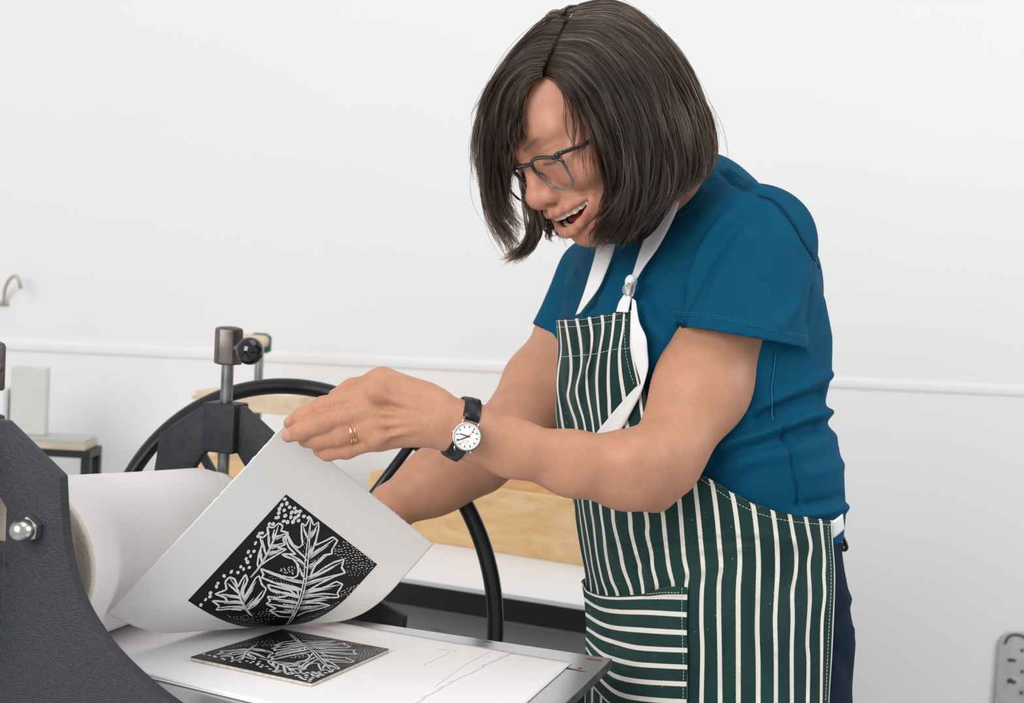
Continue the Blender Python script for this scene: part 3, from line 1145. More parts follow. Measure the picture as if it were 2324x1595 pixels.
# ------------------------------------------------------------------ apron
solid = shirt_solid + [trs[0]]
zc = lambda pts: [(1250 + x / 2.9267, 1050 + y / 2.9267) for x, y in pts]      # two enlarged crops back to frame pixels
zb_ = lambda pts: [(1200 + x / 3.189, 560 + y / 3.189) for x, y in pts]
BOT = 1700
COLS = {
    'R': [(1263, 727), (1266, 790), (1262, 850), (1261, 900), (1265, 970), (1290, 1085)] + zc([(150, 235), (165, 400), (195, 580), (228, 760), (236, 1000), (236, 1200), (228, 1400), (222, 1900)]),
    'Q': [(1268, 726), (1273, 790), (1266, 838), (1264, 880), (1271, 930), (1277, 970), (1299, 1085)] + zc([(178, 240), (202, 420), (228, 600), (262, 780), (275, 1000), (280, 1200), (275, 1500), (270, 1900)]),
    'P': zb_([(262, 528), (290, 700), (307, 850), (300, 980), (283, 1080), (310, 1180), (350, 1330)]) + zc([(207, 240), (230, 400), (257, 560), (277, 700), (312, 860), (330, 1100), (335, 1400), (330, 1900)]),
    'O': zb_([(345, 518), (365, 620), (382, 760), (378, 880), (345, 1020), (360, 1130), (410, 1335)]) + zc([(262, 255), (282, 400), (294, 520), (307, 620), (340, 780), (372, 880), (390, 1100), (395, 1400), (390, 1900)]),
    'N': zb_([(437, 508), (458, 650), (445, 790), (419, 900), (426, 1060), (470, 1335)]) + zc([(325, 265), (350, 460), (366, 620), (402, 780), (442, 880), (455, 1100), (460, 1400), (455, 1900)]),
    'M': zb_([(530, 494), (537, 600), (508, 780), (491, 950), (500, 1130), (522, 1315)]) + zc([(403, 270), (415, 400), (457, 570), (482, 700), (540, 870), (545, 1100), (545, 1400), (540, 1900)]),
    'L': zb_([(620, 478), (602, 650), (581, 800), (575, 960), (580, 1100), (598, 1320)]) + zc([(515, 290), (532, 450), (562, 580), (594, 690), (592, 720), (612, 860), (620, 1100), (625, 1400), (625, 1900)]),
    'K': zb_([(692, 470), (681, 600), (656, 750), (660, 900), (675, 1010), (690, 1100), (715, 1330)]) + zc([(632, 340), (640, 480), (668, 600), (676, 700), (705, 830), (715, 1100), (718, 1400), (715, 1900)]),
    'J': [(1434, 708), (1433, 760)] + zb_([(745, 740), (770, 870), (800, 1000), (830, 1250)]) + zc([(710, 150), (742, 330), (753, 430), (767, 560), (782, 680), (800, 760), (815, 830), (815, 1100), (812, 1900)]),
    'I': [(1480, 990), (1512, 1050)] + zc([(838, 150), (852, 230), (863, 350), (877, 540), (886, 640), (908, 745), (897, 830), (890, 1100), (895, 1400), (890, 1900)]),
    'H': zc([(940, 62), (952, 110), (975, 300), (996, 520), (1013, 720), (1003, 860), (1000, 1050), (1007, 1250), (1000, 1595), (998, 1900)]),
    'G': zc([(1060, 112), (1075, 150), (1100, 330), (1119, 540), (1131, 690), (1117, 800), (1116, 1000), (1121, 1250), (1125, 1595), (1125, 1900)]),
    'F': zc([(1198, 200), (1213, 240), (1240, 420), (1256, 640), (1245, 850), (1245, 1100), (1245, 1595), (1245, 1900)]),
    'E': zc([(1335, 272), (1347, 300), (1369, 480), (1380, 660), (1377, 850), (1371, 1100), (1378, 1350), (1378, 1900)]),
    'D': zc([(1470, 318), (1480, 345), (1501, 520), (1506, 720), (1498, 880), (1490, 1050), (1496, 1300), (1495, 1900)]),
    'C': zc([(1586, 345), (1592, 370), (1611, 480), (1632, 600), (1628, 730), (1604, 860), (1607, 1050), (1600, 1300), (1605, 1900)]),
    'B': zc([(1694, 362), (1698, 385), (1715, 470), (1729, 560), (1712, 680), (1722, 900), (1705, 1180), (1712, 1350), (1700, 1900)]),
    'A': zc([(1790, 376), (1796, 400), (1804, 480), (1819, 640), (1815, 750), (1821, 880), (1803, 1050), (1800, 1300), (1795, 1900)]),
    'edge': zc([(1866, 384), (1868, 420), (1874, 520), (1888, 700), (1888, 850), (1880, 1050), (1868, 1300), (1850, 1595), (1848, 1900)]),
}
names = list(COLS)
NR = 150
YC = np.linspace(700, BOT, NR)
base_cols = []
for nme in names:
    p = np.array(sorted(COLS[nme], key=lambda q: q[1]), float)
    p = spline(p, 260)
    o = np.argsort(p[:, 1])
    p = p[o]
    y = np.maximum(YC, p[0, 1] + .03 * np.arange(NR))
    base_cols.append(np.stack([np.interp(y, p[:, 1], p[:, 0]), y], 1))
base_cols = np.stack(base_cols)                      # (ncol, NR, 2)
SUB = 6
uu = np.linspace(0, len(names) - 1, (len(names) - 1) * SUB + 1)


def interp_cols(bc, u):
    i = np.clip(np.floor(u).astype(int), 0, len(bc) - 2)
    f = (u - i)[:, None, None]
    a, b, c, d = bc[np.maximum(i - 1, 0)], bc[i], bc[i + 1], bc[np.minimum(i + 2, len(bc) - 1)]
    cr = .5 * (2 * b + (c - a) * f + (2 * a - 5 * b + 4 * c - d) * f ** 2 + (-a + 3 * b - 3 * c + d) * f ** 3)
    li = b + (c - b) * f
    return .35 * cr + .65 * li


G2 = interp_cols(base_cols, uu)
dep, miss = hit(solid, G2[..., 0], G2[..., 1], .011)
dep = dep.reshape(G2.shape[:2])
for it in range(14):
    e = np.pad(dep, 1, mode='edge')
    dep = .5 * dep + .125 * (e[2:, 1:-1] + e[:-2, 1:-1] + e[1:-1, 2:] + e[1:-1, :-2])
lat = dep.copy()
CRE = [([(1395, 1236), (1440, 1240), (1500, 1234), (1560, 1227), (1650, 1224), (1740, 1226)], .0045, 9),
       ([(1400, 1252), (1500, 1250), (1600, 1244), (1700, 1240)], -.0035, 11),
       ([(1560, 1225), (1640, 1220), (1720, 1218), (1800, 1228)], -.002, 12),
       ([(1455, 1270), (1450, 1300), (1462, 1335)], .004, 7), ([(1462, 1275), (1475, 1300), (1490, 1330)], -.003, 8),
       ([(1556, 1300), (1590, 1290), (1640, 1285)], -.003, 10), ([(1558, 1318), (1600, 1322), (1650, 1330)], .0025, 12),
       ([(1810, 1250), (1803, 1300), (1800, 1340)], .003, 9), ([(1760, 1330), (1765, 1400), (1758, 1480)], -.002, 12),
       ([(1680, 1300), (1685, 1400), (1682, 1520)], -.002, 16), ([(1640, 1350), (1650, 1450), (1645, 1560)], .0025, 14),
       ([(1720, 1380), (1725, 1480), (1722, 1580)], .0025, 14), ([(1840, 1350), (1838, 1450), (1830, 1570)], .0025, 12),
       ([(1330, 790), (1332, 830), (1312, 880), (1306, 910)], -.004, 9), ([(1310, 760), (1320, 820), (1295, 890)], .0035, 9),
       ([(1350, 730), (1350, 800), (1340, 860)], .003, 8), ([(1372, 740), (1366, 800), (1358, 870), (1360, 950)], -.003, 8),
       ([(1270, 800), (1268, 850), (1285, 930), (1300, 975)], .004, 7), ([(1310, 1180), (1322, 1230), (1335, 1290)], .003, 9),
       ([(1345, 1150), (1372, 1220), (1390, 1260)], -.003, 9), ([(1263, 790), (1345, 800), (1432, 788)], .0012, 3)]
flat2 = G2.reshape(-1, 2)
for poly, amp, w in CRE:
    dd = poly_dist(flat2, np.array(poly, float))
    lat += (np.exp(-(dd / w) ** 2) * amp * 1.5).reshape(dep.shape)
lat += .0012 * np.sin(G2[..., 0] * .055 + G2[..., 1] * .01) * sstep(G2[..., 1], 1250, 1400)
A3 = P(G2[..., 0], G2[..., 1], lat)
wrap = [A3[0] + FW * .016 * k + RT * (.0012 * k * k) for k in (4, 3, 2, 1)]
A3 = np.concatenate([np.stack(wrap), A3])
uall = np.r_[-np.array([4, 3, 2, 1]) * .8, uu]
nc, nr_ = A3.shape[:2]
ids = np.arange(nc * nr_).reshape(nc, nr_)
aq = np.stack([ids[:-1, :-1], ids[:-1, 1:], ids[1:, 1:], ids[1:, :-1]], -1).reshape(-1, 4)
suv = np.stack([np.broadcast_to(uall[:, None], (nc, nr_)), np.broadcast_to(np.linspace(0, 1, nr_)[None], (nc, nr_))], -1).reshape(-1, 2)


def stripe_mat(name, axis, half):
    m = mat(name, (.02, .05, .045), .88, spec=.2, sheen=.15)
    nt = m.node_tree
    N, Lk = nt.nodes.new, nt.links.new
    b = nt.nodes['Principled BSDF']
    at = N('ShaderNodeAttribute')
    at.attribute_name = 'suv'
    sp = N('ShaderNodeSeparateXYZ')
    Lk(at.outputs['Vector'], sp.inputs[0])

    def M(op, a, c=None, cl=False):
        n = N('ShaderNodeMath')
        n.operation = op
        n.use_clamp = cl
        for i, q in enumerate((a, c)):
            if q is None: continue
            if isinstance(q, (int, float)): n.inputs[i].default_value = q
            else: Lk(q, n.inputs[i])
        return n.outputs[0]

    tc = N('ShaderNodeTexCoord')
    nz = N('ShaderNodeTexNoise')
    nz.inputs['Scale'].default_value = 700
    Lk(tc.outputs['Object'], nz.inputs['Vector'])
    u = M('ADD', sp.outputs[axis], M('MULTIPLY', M('SUBTRACT', nz.outputs[0], .5), .035))
    d = M('ABSOLUTE', M('SUBTRACT', M('FRACT', M('ADD', u, .5)), .5))
    f = M('MULTIPLY', M('SUBTRACT', half, d), 45, True)
    n2 = N('ShaderNodeTexNoise')
    n2.inputs['Scale'].default_value = 16
    n2.inputs['Detail'].default_value = 8
    Lk(tc.outputs['Object'], n2.inputs['Vector'])
    g = N('ShaderNodeValToRGB')
    g.color_ramp.elements[0].position, g.color_ramp.elements[1].position = .35, .7
    g.color_ramp.elements[0].color = (.0085, .034, .031, 1)
    g.color_ramp.elements[1].color = (.019, .056, .049, 1)
    Lk(n2.outputs[0], g.inputs[0])
    # paint flecks
    vo = N('ShaderNodeTexVoronoi')
    vo.inputs['Scale'].default_value = 75
    Lk(tc.outputs['Object'], vo.inputs['Vector'])
    fl = M('MULTIPLY', M('LESS_THAN', vo.outputs['Distance'], .055), .55)
    mx0 = N('ShaderNodeMix')
    mx0.data_type = 'RGBA'
    mx0.inputs[7].default_value = (.35, .36, .36, 1)
    Lk(fl, mx0.inputs[0])
    Lk(g.outputs[0], mx0.inputs[6])
    mx = N('ShaderNodeMix')
    mx.data_type = 'RGBA'
    mx.inputs[7].default_value = (.80, .765, .70, 1)
    Lk(f, mx.inputs[0])
    Lk(mx0.outputs[2], mx.inputs[6])
    Lk(mx.outputs[2], b.inputs['Base Color'])
    wv = N('ShaderNodeTexNoise')
    wv.inputs['Scale'].default_value = 1500
    Lk(tc.outputs['Object'], wv.inputs['Vector'])
    bn = N('ShaderNodeBump')
    bn.inputs['Strength'].default_value = .35
    bn.inputs['Distance'].default_value = .0006
    Lk(wv.outputs[0], bn.inputs['Height'])
    Lk(bn.outputs[0], b.inputs['Normal'])
    return m


M_apron = stripe_mat('striped_drill', 0, .135)
M_pock = stripe_mat('striped_drill_pocket', 1, .150)
apron = empty('apron', (FEET[0], FEET[1], .8), 'dark green apron with cream stripes worn by the laughing woman', 'apron')
o = mesh_obj('apron_body', A3.reshape(-1, 3), aq, M_apron, apron, uv=suv)
md = o.modifiers.new('thick', 'SOLIDIFY')
md.thickness, md.offset = .0014, -1

M_white_thread = mat('white_thread', (.75, .75, .73), .8)
M_strap = mat('white_webbing', (.83, .84, .86), .85, bump=(1300, .3, .0005))
# patch pocket with stripes running across
PR = [(.52, [(207, 790), (240, 846), (330, 878), (450, 884), (640, 866), (720, 838), (800, 824), (906, 826)]),
      (1, [(210, 800), (242, 852), (330, 886), (450, 896), (650, 890), (800, 890), (908, 893)]),
      (2, [(226, 905), (330, 965), (450, 986), (650, 992), (780, 1000), (904, 1008)]),
      (3, [(234, 1005), (330, 1066), (430, 1096), (600, 1110), (750, 1120), (904, 1128)]),
      (4, [(240, 1100), (330, 1155), (430, 1190), (560, 1225), (720, 1238), (908, 1245)]),
      (5, [(236, 1165), (290, 1225), (350, 1275), (430, 1305), (560, 1335), (720, 1347), (908, 1356)]),
      (6, [(236, 1225), (290, 1300), (390, 1392), (470, 1430), (600, 1452), (750, 1462), (902, 1468)]),
      (7, [(232, 1310), (300, 1400), (400, 1500), (500, 1548), (650, 1570), (780, 1580), (902, 1586)]),
      (8, [(228, 1420), (300, 1510), (400, 1610), (500, 1660), (650, 1690), (780, 1698), (902, 1702)])]
rows = np.stack([spline(zc(p), 60) for _, p in PR])
vv = np.array([v for v, _ in PR])
vs = np.r_[np.linspace(.52, 1, 5)[:-1], np.linspace(1, 8, 7 * 7 + 1)]
PG = np.stack([np.stack([np.interp(vs, vv, rows[:, j, k]) for j in range(60)], 1) for k in (0, 1)], -1)
pd, _ = hit(solid, PG[..., 0], PG[..., 1], .0165)
pd = pd.reshape(PG.shape[:2])
for it in range(10):
    e = np.pad(pd, 1, mode='edge')
    pd = .5 * pd + .125 * (e[2:, 1:-1] + e[:-2, 1:-1] + e[1:-1, 2:] + e[1:-1, :-2])
fp2 = PG.reshape(-1, 2)
for poly, amp, w in ([zc([(640, 868), (740, 850), (860, 860)]), -.005, 8], [zc([(330, 960), (380, 1080), (430, 1200)]), .003, 14],
                     [zc([(270, 1180), (340, 1290), (420, 1400)]), -.003, 10], [zc([(600, 1000), (600, 1200), (580, 1500)]), -.0015, 30]):
    pd += (np.exp(-(poly_dist(fp2, np.array(poly, float)) / w) ** 2) * amp).reshape(pd.shape)
P3 = P(PG[..., 0], PG[..., 1], pd)
wr = [P3[:, 0] + FW * .013 * k + RT * (.0012 * k * k) for k in (3, 2, 1)]
P3 = np.concatenate([np.stack(wr, 1), P3], 1)
nv_, nu_ = P3.shape[:2]
ids = np.arange(nv_ * nu_).reshape(nv_, nu_)
pq = np.stack([ids[:-1, :-1], ids[:-1, 1:], ids[1:, 1:], ids[1:, :-1]], -1).reshape(-1, 4)
puv = np.stack([np.broadcast_to(np.arange(nu_)[None] / 10., (nv_, nu_)), np.broadcast_to(vs[:, None], (nv_, nu_))], -1).reshape(-1, 2)
pocket = mesh_obj('pocket', P3.reshape(-1, 3), pq, M_pock, apron, uv=puv)
md = pocket.modifiers.new('thick', 'SOLIDIFY')
md.thickness, md.offset = .0014, 0



def dash_grid(px_poly, dash=.0024, gap=.0013, r=.00028, lift=.0012, grid=None):
    """stitches lying on the apron grid"""
    g2, g3 = grid
    st = MB()
    poly = resample(px_poly, max(int(np.sum(np.linalg.norm(np.diff(np.array(px_poly, float), axis=0), axis=1)) / 4), 6))
    w = []
    f2, f3 = g2.reshape(-1, 2), g3.reshape(-1, 3)
    for q in poly:
        dd = ((f2 - q) ** 2).sum(1)
        k = np.argpartition(dd, 4)[:4]
        ww = 1 / (dd[k] + .5)
        dpt = ((f3[k] - CAM) @ FW * ww).sum() / ww.sum()
        w.append(P(q[0], q[1], dpt - lift))
    w = np.array(w)
    s = np.r_[0, np.cumsum(np.linalg.norm(np.diff(w, axis=0), axis=1))]
    a = 0.
    while a + dash < s[-1]:
        t = np.linspace(a, a + dash, 2)
        st.tube(np.stack([np.interp(t, s, w[:, k]) for k in range(3)], 1), r, 5)
        a += dash + gap
    st.build('stitching', M_white_thread, apron)


ga = (G2, A3[4:])
gp = (PG, P3[:, 3:])
dash_grid(zc([(965, 85), (1100, 180), (1240, 272), (1370, 335), (1500, 372), (1620, 392), (1740, 405), (1866, 414)]), grid=ga)
dash_grid(zc([(1842, 420), (1848, 520), (1862, 700), (1862, 850), (1850, 1050), (1838, 1300), (1825, 1600)]), grid=ga)
dash_grid(zb_([(203, 582), (300, 578), (400, 572), (520, 555), (640, 530), (735, 530)]), grid=ga)
dash_grid(zb_([(203, 536), (300, 534), (430, 522), (560, 500), (700, 480)]), grid=ga)
dash_grid(zb_([(245, 795), (360, 788), (480, 775), (600, 745), (735, 733)]), grid=ga)
dash_grid(zb_([(695, 480), (692, 640), (705, 790), (735, 920), (765, 1000)]), grid=ga)
dash_grid(zc([(872, 832), (870, 1000), (875, 1180), (882, 1350), (878, 1600)]), grid=gp)
dash_grid(zc([(640, 872), (740, 862), (870, 862)]), grid=gp)


def ribbon(name, left, right, par, off, n=40, mats=None, bow=.0, dmin=None, thick=.0013, field=None, dd=None):
    l, r = spline(left, n), spline(right, n)
    g = np.stack([l * (1 - w) + r * w for w in np.linspace(0, 1, 7)], 1)
    if dd is None:
        d, _ = hit(field or solid, g[..., 0], g[..., 1], off)
        d = d.reshape(n, 7)
        d = np.minimum(d, d.mean(1, keepdims=True) + .004)
    else:
        d = np.broadcast_to(np.interp(np.linspace(0, 1, n), np.linspace(0, 1, len(dd)), dd)[:, None], (n, 7)).copy()
    for it in range(12):
        e = np.pad(d, 1, mode='edge')
        d = .4 * d + .15 * (e[2:, 1:-1] + e[:-2, 1:-1] + e[1:-1, 2:] + e[1:-1, :-2])
    g3 = P(g[..., 0], g[..., 1], d)
    mb = MB()
    mb.grid(g3)
    return mb.build(name, mats or M_strap, par, True, solid=thick)


ribbon('neck_strap', zb_([(497, -20), (475, 80), (440, 200), (400, 330), (340, 495)]), zb_([(628, -20), (605, 60), (560, 180), (500, 310), (372, 480)]), apron, .006)
ribbon('neck_strap', [(1512, 430), (1500, 465), (1478, 505), (1455, 560), (1440, 608), (1432, 632)], [(1556, 415), (1545, 448), (1530, 492), (1497, 556), (1462, 606), (1444, 636)], apron, .007)
ribbon('strap_tab', zb_([(700, 262), (690, 340), (655, 400), (632, 470)]), zb_([(765, 250), (752, 330), (735, 400), (720, 475)]), apron, .016)
ribbon('tie_end', zb_([(748, 370), (742, 480), (738, 620), (745, 740), (775, 860), (806, 960), (806, 1000), (765, 1025), (660, 1140), (560, 1260), (470, 1370)]),
       zb_([(775, 390), (800, 540), (848, 650), (860, 760), (866, 860), (850, 940), (832, 1000), (808, 1070), (740, 1200), (690, 1290), (620, 1390)]), apron, .018, 60)
ribbon('waist_tie', [(1886, 1182), (1895, 1179), (1912, 1166)], [(1889, 1222), (1900, 1214), (1916, 1200)], apron, .006, 14)
mb = MB()
for (cx, cy), (rx, ry), a in (((1424, 656), (9, 13), .35), ((1436, 655), (4.5, 19), .2)):
    t = np.linspace(0, 2 * math.pi, 24, endpoint=False)
    ex, ey = rx * np.cos(t), ry * np.sin(t)
    q = np.stack([cx + ex * math.cos(a) - ey * math.sin(a), cy + ex * math.sin(a) + ey * math.cos(a)], 1)
    d, _ = hit(solid, [cx], [cy], .021)
    mb.tube(P(q[:, 0], q[:, 1], d[0] + .002 * np.sin(t)), .0011, 8, closed=True)
mb.build('strap_ring', M_steel, apron, True)
kv, kq = polygonise([ell(P(1432, 640, float(hit(solid, [1432], [640], .018)[0][0])), (.0065, .006, .008))], .001, P(1432, 640, 1.5) - .12, P(1432, 640, 1.5) + .12)
mesh_obj('strap_knot', kv, kq, M_strap, apron)
# ------------------------------------------------------------------ hair
hairmass = [hell((0, -24, 30), (75, 86, 76), k=.01),
            cap(P(1465, 235, 1.50), P(1440, 470, 1.475), .062, .032, k=.04),
            cap(P(1478, 250, 1.53), P(1542, 372, 1.53), .050, .034, k=.03),
            cap(P(1470, 330, 1.475), P(1410, 500, 1.47), .040, .022, k=.04),
            cap(P(1470, 290, 1.59), P(1500, 400, 1.59), .045, .036, k=.03),
            hell((6, 118, -22), (72, 88, 88), op='s', k=.02)]
hf = [Prim(lambda p: sdf(head, p), HO, .4, 'u', .001), Prim(lambda p: sdf(hairmass, p), HO, .4, 'u', .001)]
hv, hq = polygonise(hairmass, .003, HO - .22, HO + .25, off=-.004)
hv = relax(hv, hq, 2)


def hair_mat(name, root):
    m = bpy.data.materials.new(name)
    m.use_nodes = True
    nt = m.node_tree
    N, Lk = nt.nodes.new, nt.links.new
    out = nt.nodes['Material Output']
    nt.nodes.remove(nt.nodes['Principled BSDF'])
    h = N('ShaderNodeBsdfHairPrincipled')
    h.parametrization = 'COLOR'
    h.inputs['Roughness'].default_value = .24
    h.inputs['Radial Roughness'].default_value = .5
    h.inputs['Coat'].default_value = .0
    h.inputs['IOR'].default_value = 1.42
    info = N('ShaderNodeHairInfo')
    cr = N('ShaderNodeValToRGB')
    e = cr.color_ramp.elements
    e[0].position, e[0].color = 0, (.0052, .0026, .0015, 1)
    e[1].position, e[1].color = .5, (.0095, .0046, .0025, 1)
    for p, c in ((.72, (.022, .0108, .0057)), (.86, (.072, .036, .019)), (.955, (.14, .085, .056)), (.99, (.42, .38, .34))):
        q = e.new(p)
        q.color = (*c, 1)
    Lk(info.outputs['Random'], cr.inputs[0])
    Lk(cr.outputs[0], h.inputs['Color'])
    Lk(h.outputs[0], out.inputs['Surface'])
    return m


M_hair = hair_mat('brown_hair', 0)
M_under = mat('dark_hair_mass', (.012, .008, .006), .8, spec=.1)
ho_ = mesh_obj('hair', hv, hq, M_under, person)

cz = lambda pts: np.array([(1060 + x / 2.573, y / 2.573) for x, y in pts], float)
NEAR = [cz(q) for q in (
    [(436, 440), (500, 470), (545, 540), (572, 640), (590, 740), (600, 850)],
    [(440, 430), (520, 450), (590, 540), (640, 660), (655, 790), (645, 920), (660, 1050)],
    [(450, 400), (560, 430), (650, 560), (720, 700), (780, 850), (840, 1050), (880, 1190)],
    [(470, 360), (600, 400), (730, 540), (810, 700), (870, 900), (905, 1080), (860, 1200), (770, 1300), (715, 1385), (740, 1440)],
    [(500, 300), (640, 330), (785, 470), (880, 680), (930, 880), (940, 1080), (890, 1250), (790, 1370), (760, 1445)],
    [(520, 260), (680, 280), (835, 420), (955, 640), (1005, 850), (1005, 1080), (955, 1300), (850, 1440)],
    [(540, 220), (720, 230), (885, 370), (1025, 600), (1085, 800), (1095, 1000), (1055, 1220), (950, 1390)],
    [(560, 180), (760, 190), (935, 320), (1075, 520), (1155, 760), (1185, 950), (1155, 1130), (1040, 1300)],
    [(580, 140), (800, 150), (985, 270), (1135, 470), (1225, 700), (1265, 900), (1255, 1060), (1140, 1200)],
    [(600, 110), (830, 110), (1025, 220), (1185, 420), (1295, 640), (1335, 820), (1345, 960), (1295, 1090), (1180, 1165)],
    [(620, 80), (850, 70), (1045, 160), (1205, 340), (1315, 560), (1385, 750), (1402, 900), (1372, 1020), (1290, 1100)],
    [(640, 50), (860, 30), (1025, 110), (1185, 270), (1315, 480), (1388, 680), (1410, 850), (1395, 970), (1340, 1060)],
    [(650, 30), (800, 6), (935, 36), (1085, 160), (1243, 370), (1340, 560), (1396, 720), (1412, 880), (1390, 990)])]
FAR = [cz(q) for q in (
    [(434, 445), (396, 470), (350, 530), (318, 620), (300, 720), (304, 800), (316, 860)],
    [(433, 440), (378, 475), (318, 545), (285, 640), (268, 740), (262, 820), (268, 900)],
    [(436, 430), (350, 450), (262, 560), (228, 700), (222, 850), (238, 980), (225, 1100), (250, 1200)],
    [(450, 380), (335, 400), (225, 520), (175, 680), (165, 850), (175, 1030), (205, 1180), (275, 1290), (335, 1330)],
    [(470, 330), (345, 350), (215, 460), (145, 620), (118, 800), (112, 980), (132, 1150), (185, 1300), (275, 1410), (245, 1490)],
    [(500, 270), (365, 290), (225, 410), (135, 580), (95, 760), (88, 950), (112, 1150), (172, 1340), (232, 1470), (250, 1515)],
    [(530, 210), (405, 230), (255, 350), (155, 510), (98, 690), (78, 880), (90, 1040), (72, 1090)],
    [(560, 150), (445, 150), (305, 280), (195, 440), (118, 630), (82, 800), (78, 950), (95, 1080)],
    [(590, 100), (485, 108), (345, 230), (222, 390), (132, 570), (90, 750), (82, 900)],
    [(640, 50), (540, 72), (440, 130), (330, 240), (235, 370), (160, 520), (112, 660)])]
CROWN = [cz(q) for q in (
    [(640, 50), (590, 70), (520, 95), (430, 170), (330, 280), (250, 390)],
    [(650, 34), (620, 40), (570, 72), (500, 95)],
    [(655, 30), (720, 8), (800, 8), (860, 16)])]
TAIL = [cz(q) for q in (   # the far lock that swings under the chin and the dark tuft behind the mouth
    [(300, 870), (330, 1000), (345, 1130), (375, 1260), (380, 1370), (330, 1450), (240, 1510)],
    [(330, 900), (350, 1050), (375, 1180), (400, 1280), (395, 1390), (340, 1465), (220, 1530)])]
TUFT = [cz(q) for q in (
    [(400, 1180), (430, 1260), (470, 1350), (500, 1400)],
    [(450, 1170), (480, 1260), (510, 1330), (545, 1385)],
    [(510, 1180), (530, 1260), (545, 1310), (556, 1360)])]

NP = 26
allp, allr = [], []


def wav(n, amp, k=3):
    t = np.linspace(0, 1, NP)
    o = np.zeros((n, NP, 3))
    for j in range(1, k + 1):
        ph = rng.uniform(0, 6.28, (n, 1, 3))
        o += np.sin(t[None, :, None] * math.pi * j * 1.3 + ph) * rng.normal(0, amp / j, (n, 1, 3))
    return o * (t[None, :, None] ** .7)


def grow(G, n, lock=22, spread=.0022, jit=.0007, r=.00021, trim=(.78, 1.0), wild=0., lockjit=.5):
    """G (guides, NP, 3): strands gathered in locks between neighbouring guides"""
    ng = len(G)
    nl = max(n // lock, 1)
    lu = rng.uniform(0, ng - 1, nl)
    lo = wav(nl, spread * 1.35) + wild * wav(nl, .01)
    for i in range(nl):
        m = lock
        u = np.clip(lu[i] + rng.normal(0, .10 * lockjit, m), 0, ng - 1.0001)
        a = u.astype(int)
        f = (u - a)[:, None, None]
        p = G[a] * (1 - f) + G[a + 1] * f + lo[i] + wav(m, jit) + rng.normal(0, .0006, (m, 1, 3))
        tr = rng.uniform(*trim, m)
        st0 = np.abs(rng.normal(0, .012, m))
        t = np.linspace(0, 1, NP)
        for s in range(m):
            tt = st0[s] + t * (tr[s] - st0[s])
            allp.append(np.stack([np.interp(tt, t, p[s, :, k]) for k in range(3)], 1))
            allr.append(r * rng.uniform(.7, 1.25))


def lift3(guides, depth_fn):
    out = []
    for g in guides:
        q = spline(g, NP)
        d = depth_fn(q)
        for it in range(3): d[1:-1] = .5 * d[1:-1] + .25 * (d[:-2] + d[2:])
        out.append(P(q[:, 0], q[:, 1], d))
    return np.array(out)


def near_depth(off):
    def fn(q):
        d, m = hit(hf, q[:, 0], q[:, 1], .005)
        t = np.linspace(0, 1, NP)
        d = np.where(m & (t > .5), np.minimum(d, 1.50), d)
        return d - off * np.minimum(1, t * 3) + .0042 * (1 - sstep(t, 0, .10))
    return fn


def far_depth(dfar, off=.002):
    def fn(q):
        d, m = hit(hf, q[:, 0], q[:, 1], .005)
        i0 = np.argmax(m) if m.any() else NP
        w = sstep(np.arange(NP), i0 - 2, i0 + 9)
        last = d[max(i0 - 1, 0)]
        e = np.where(np.arange(NP) < i0, d - off, (last - off) * (1 - w) + dfar * w)
        e = np.where(m, e, np.minimum(e, d - .003))
        return e + .0042 * (1 - sstep(np.linspace(0, 1, NP), 0, .10))
    return fn


for off, n in ((.000, 2600), (.0045, 2600), (.009, 1900)):
    g = lift3(NEAR, near_depth(off))
    grow(g[2:], n, trim=(.72, 1.0) if off > .003 else (.85, 1.02), spread=.0035)
g = lift3(NEAR[:3], near_depth(.003))
grow(g[:2], 60, lock=12, trim=(.6, 1.0), spread=.003)
grow(g[1:3], 130, lock=12, trim=(.6, 1.0), spread=.003)
for df, n, of in ((1.500, 2200, .001), (1.525, 1800, .004), (1.485, 1500, .008)):
    g = lift3(FAR, far_depth(df, of))
    grow(g[1:], n, trim=(.72, 1.0), spread=.003)
    grow(g[:2], n // 9, trim=(.6, 1.0), spread=.003)
for off in (.001, .005):
    g = lift3(CROWN[:2], near_depth(off))
    grow(g, 420, spread=.003)
    g = lift3([NEAR[12], CROWN[2]], near_depth(off))
grow(lift3(TAIL, lambda q: np.full(NP, 1.50)), 420, spread=.004, lock=14)
grow(lift3(TAIL, lambda q: np.full(NP, 1.52)), 260, spread=.004, lock=10)
grow(lift3(TUFT, lambda q: np.full(NP, 1.60)), 420, spread=.004, lock=14)
# loose flyaway hairs
grow(lift3(NEAR[3:], near_depth(.010)), 130, lock=1, spread=.006, r=.00015, wild=.6)
grow(lift3(FAR[2:], far_depth(1.49)), 90, lock=1, spread=.006, r=.00015, wild=.6)
M = len(allp)
pos = np.concatenate(allp).astype(np.float32)
hc = bpy.data.hair_curves.new('hair')
hc.add_curves([NP] * M)
hc.attributes['position'].data.foreach_set('vector', pos.ravel())
rad = np.repeat(np.array(allr), NP) * np.tile(np.r_[np.full(NP - 5, 1.), np.linspace(1, .35, 5)], M)
ra = hc.attributes.get('radius') or hc.attributes.new('radius', 'FLOAT', 'POINT')
ra.data.foreach_set('value', rad.astype(np.float32))
hc.materials.append(M_hair)
hob = bpy.data.objects.new('hair_strands', hc)
COL.objects.link(hob)
hob.parent = ho_

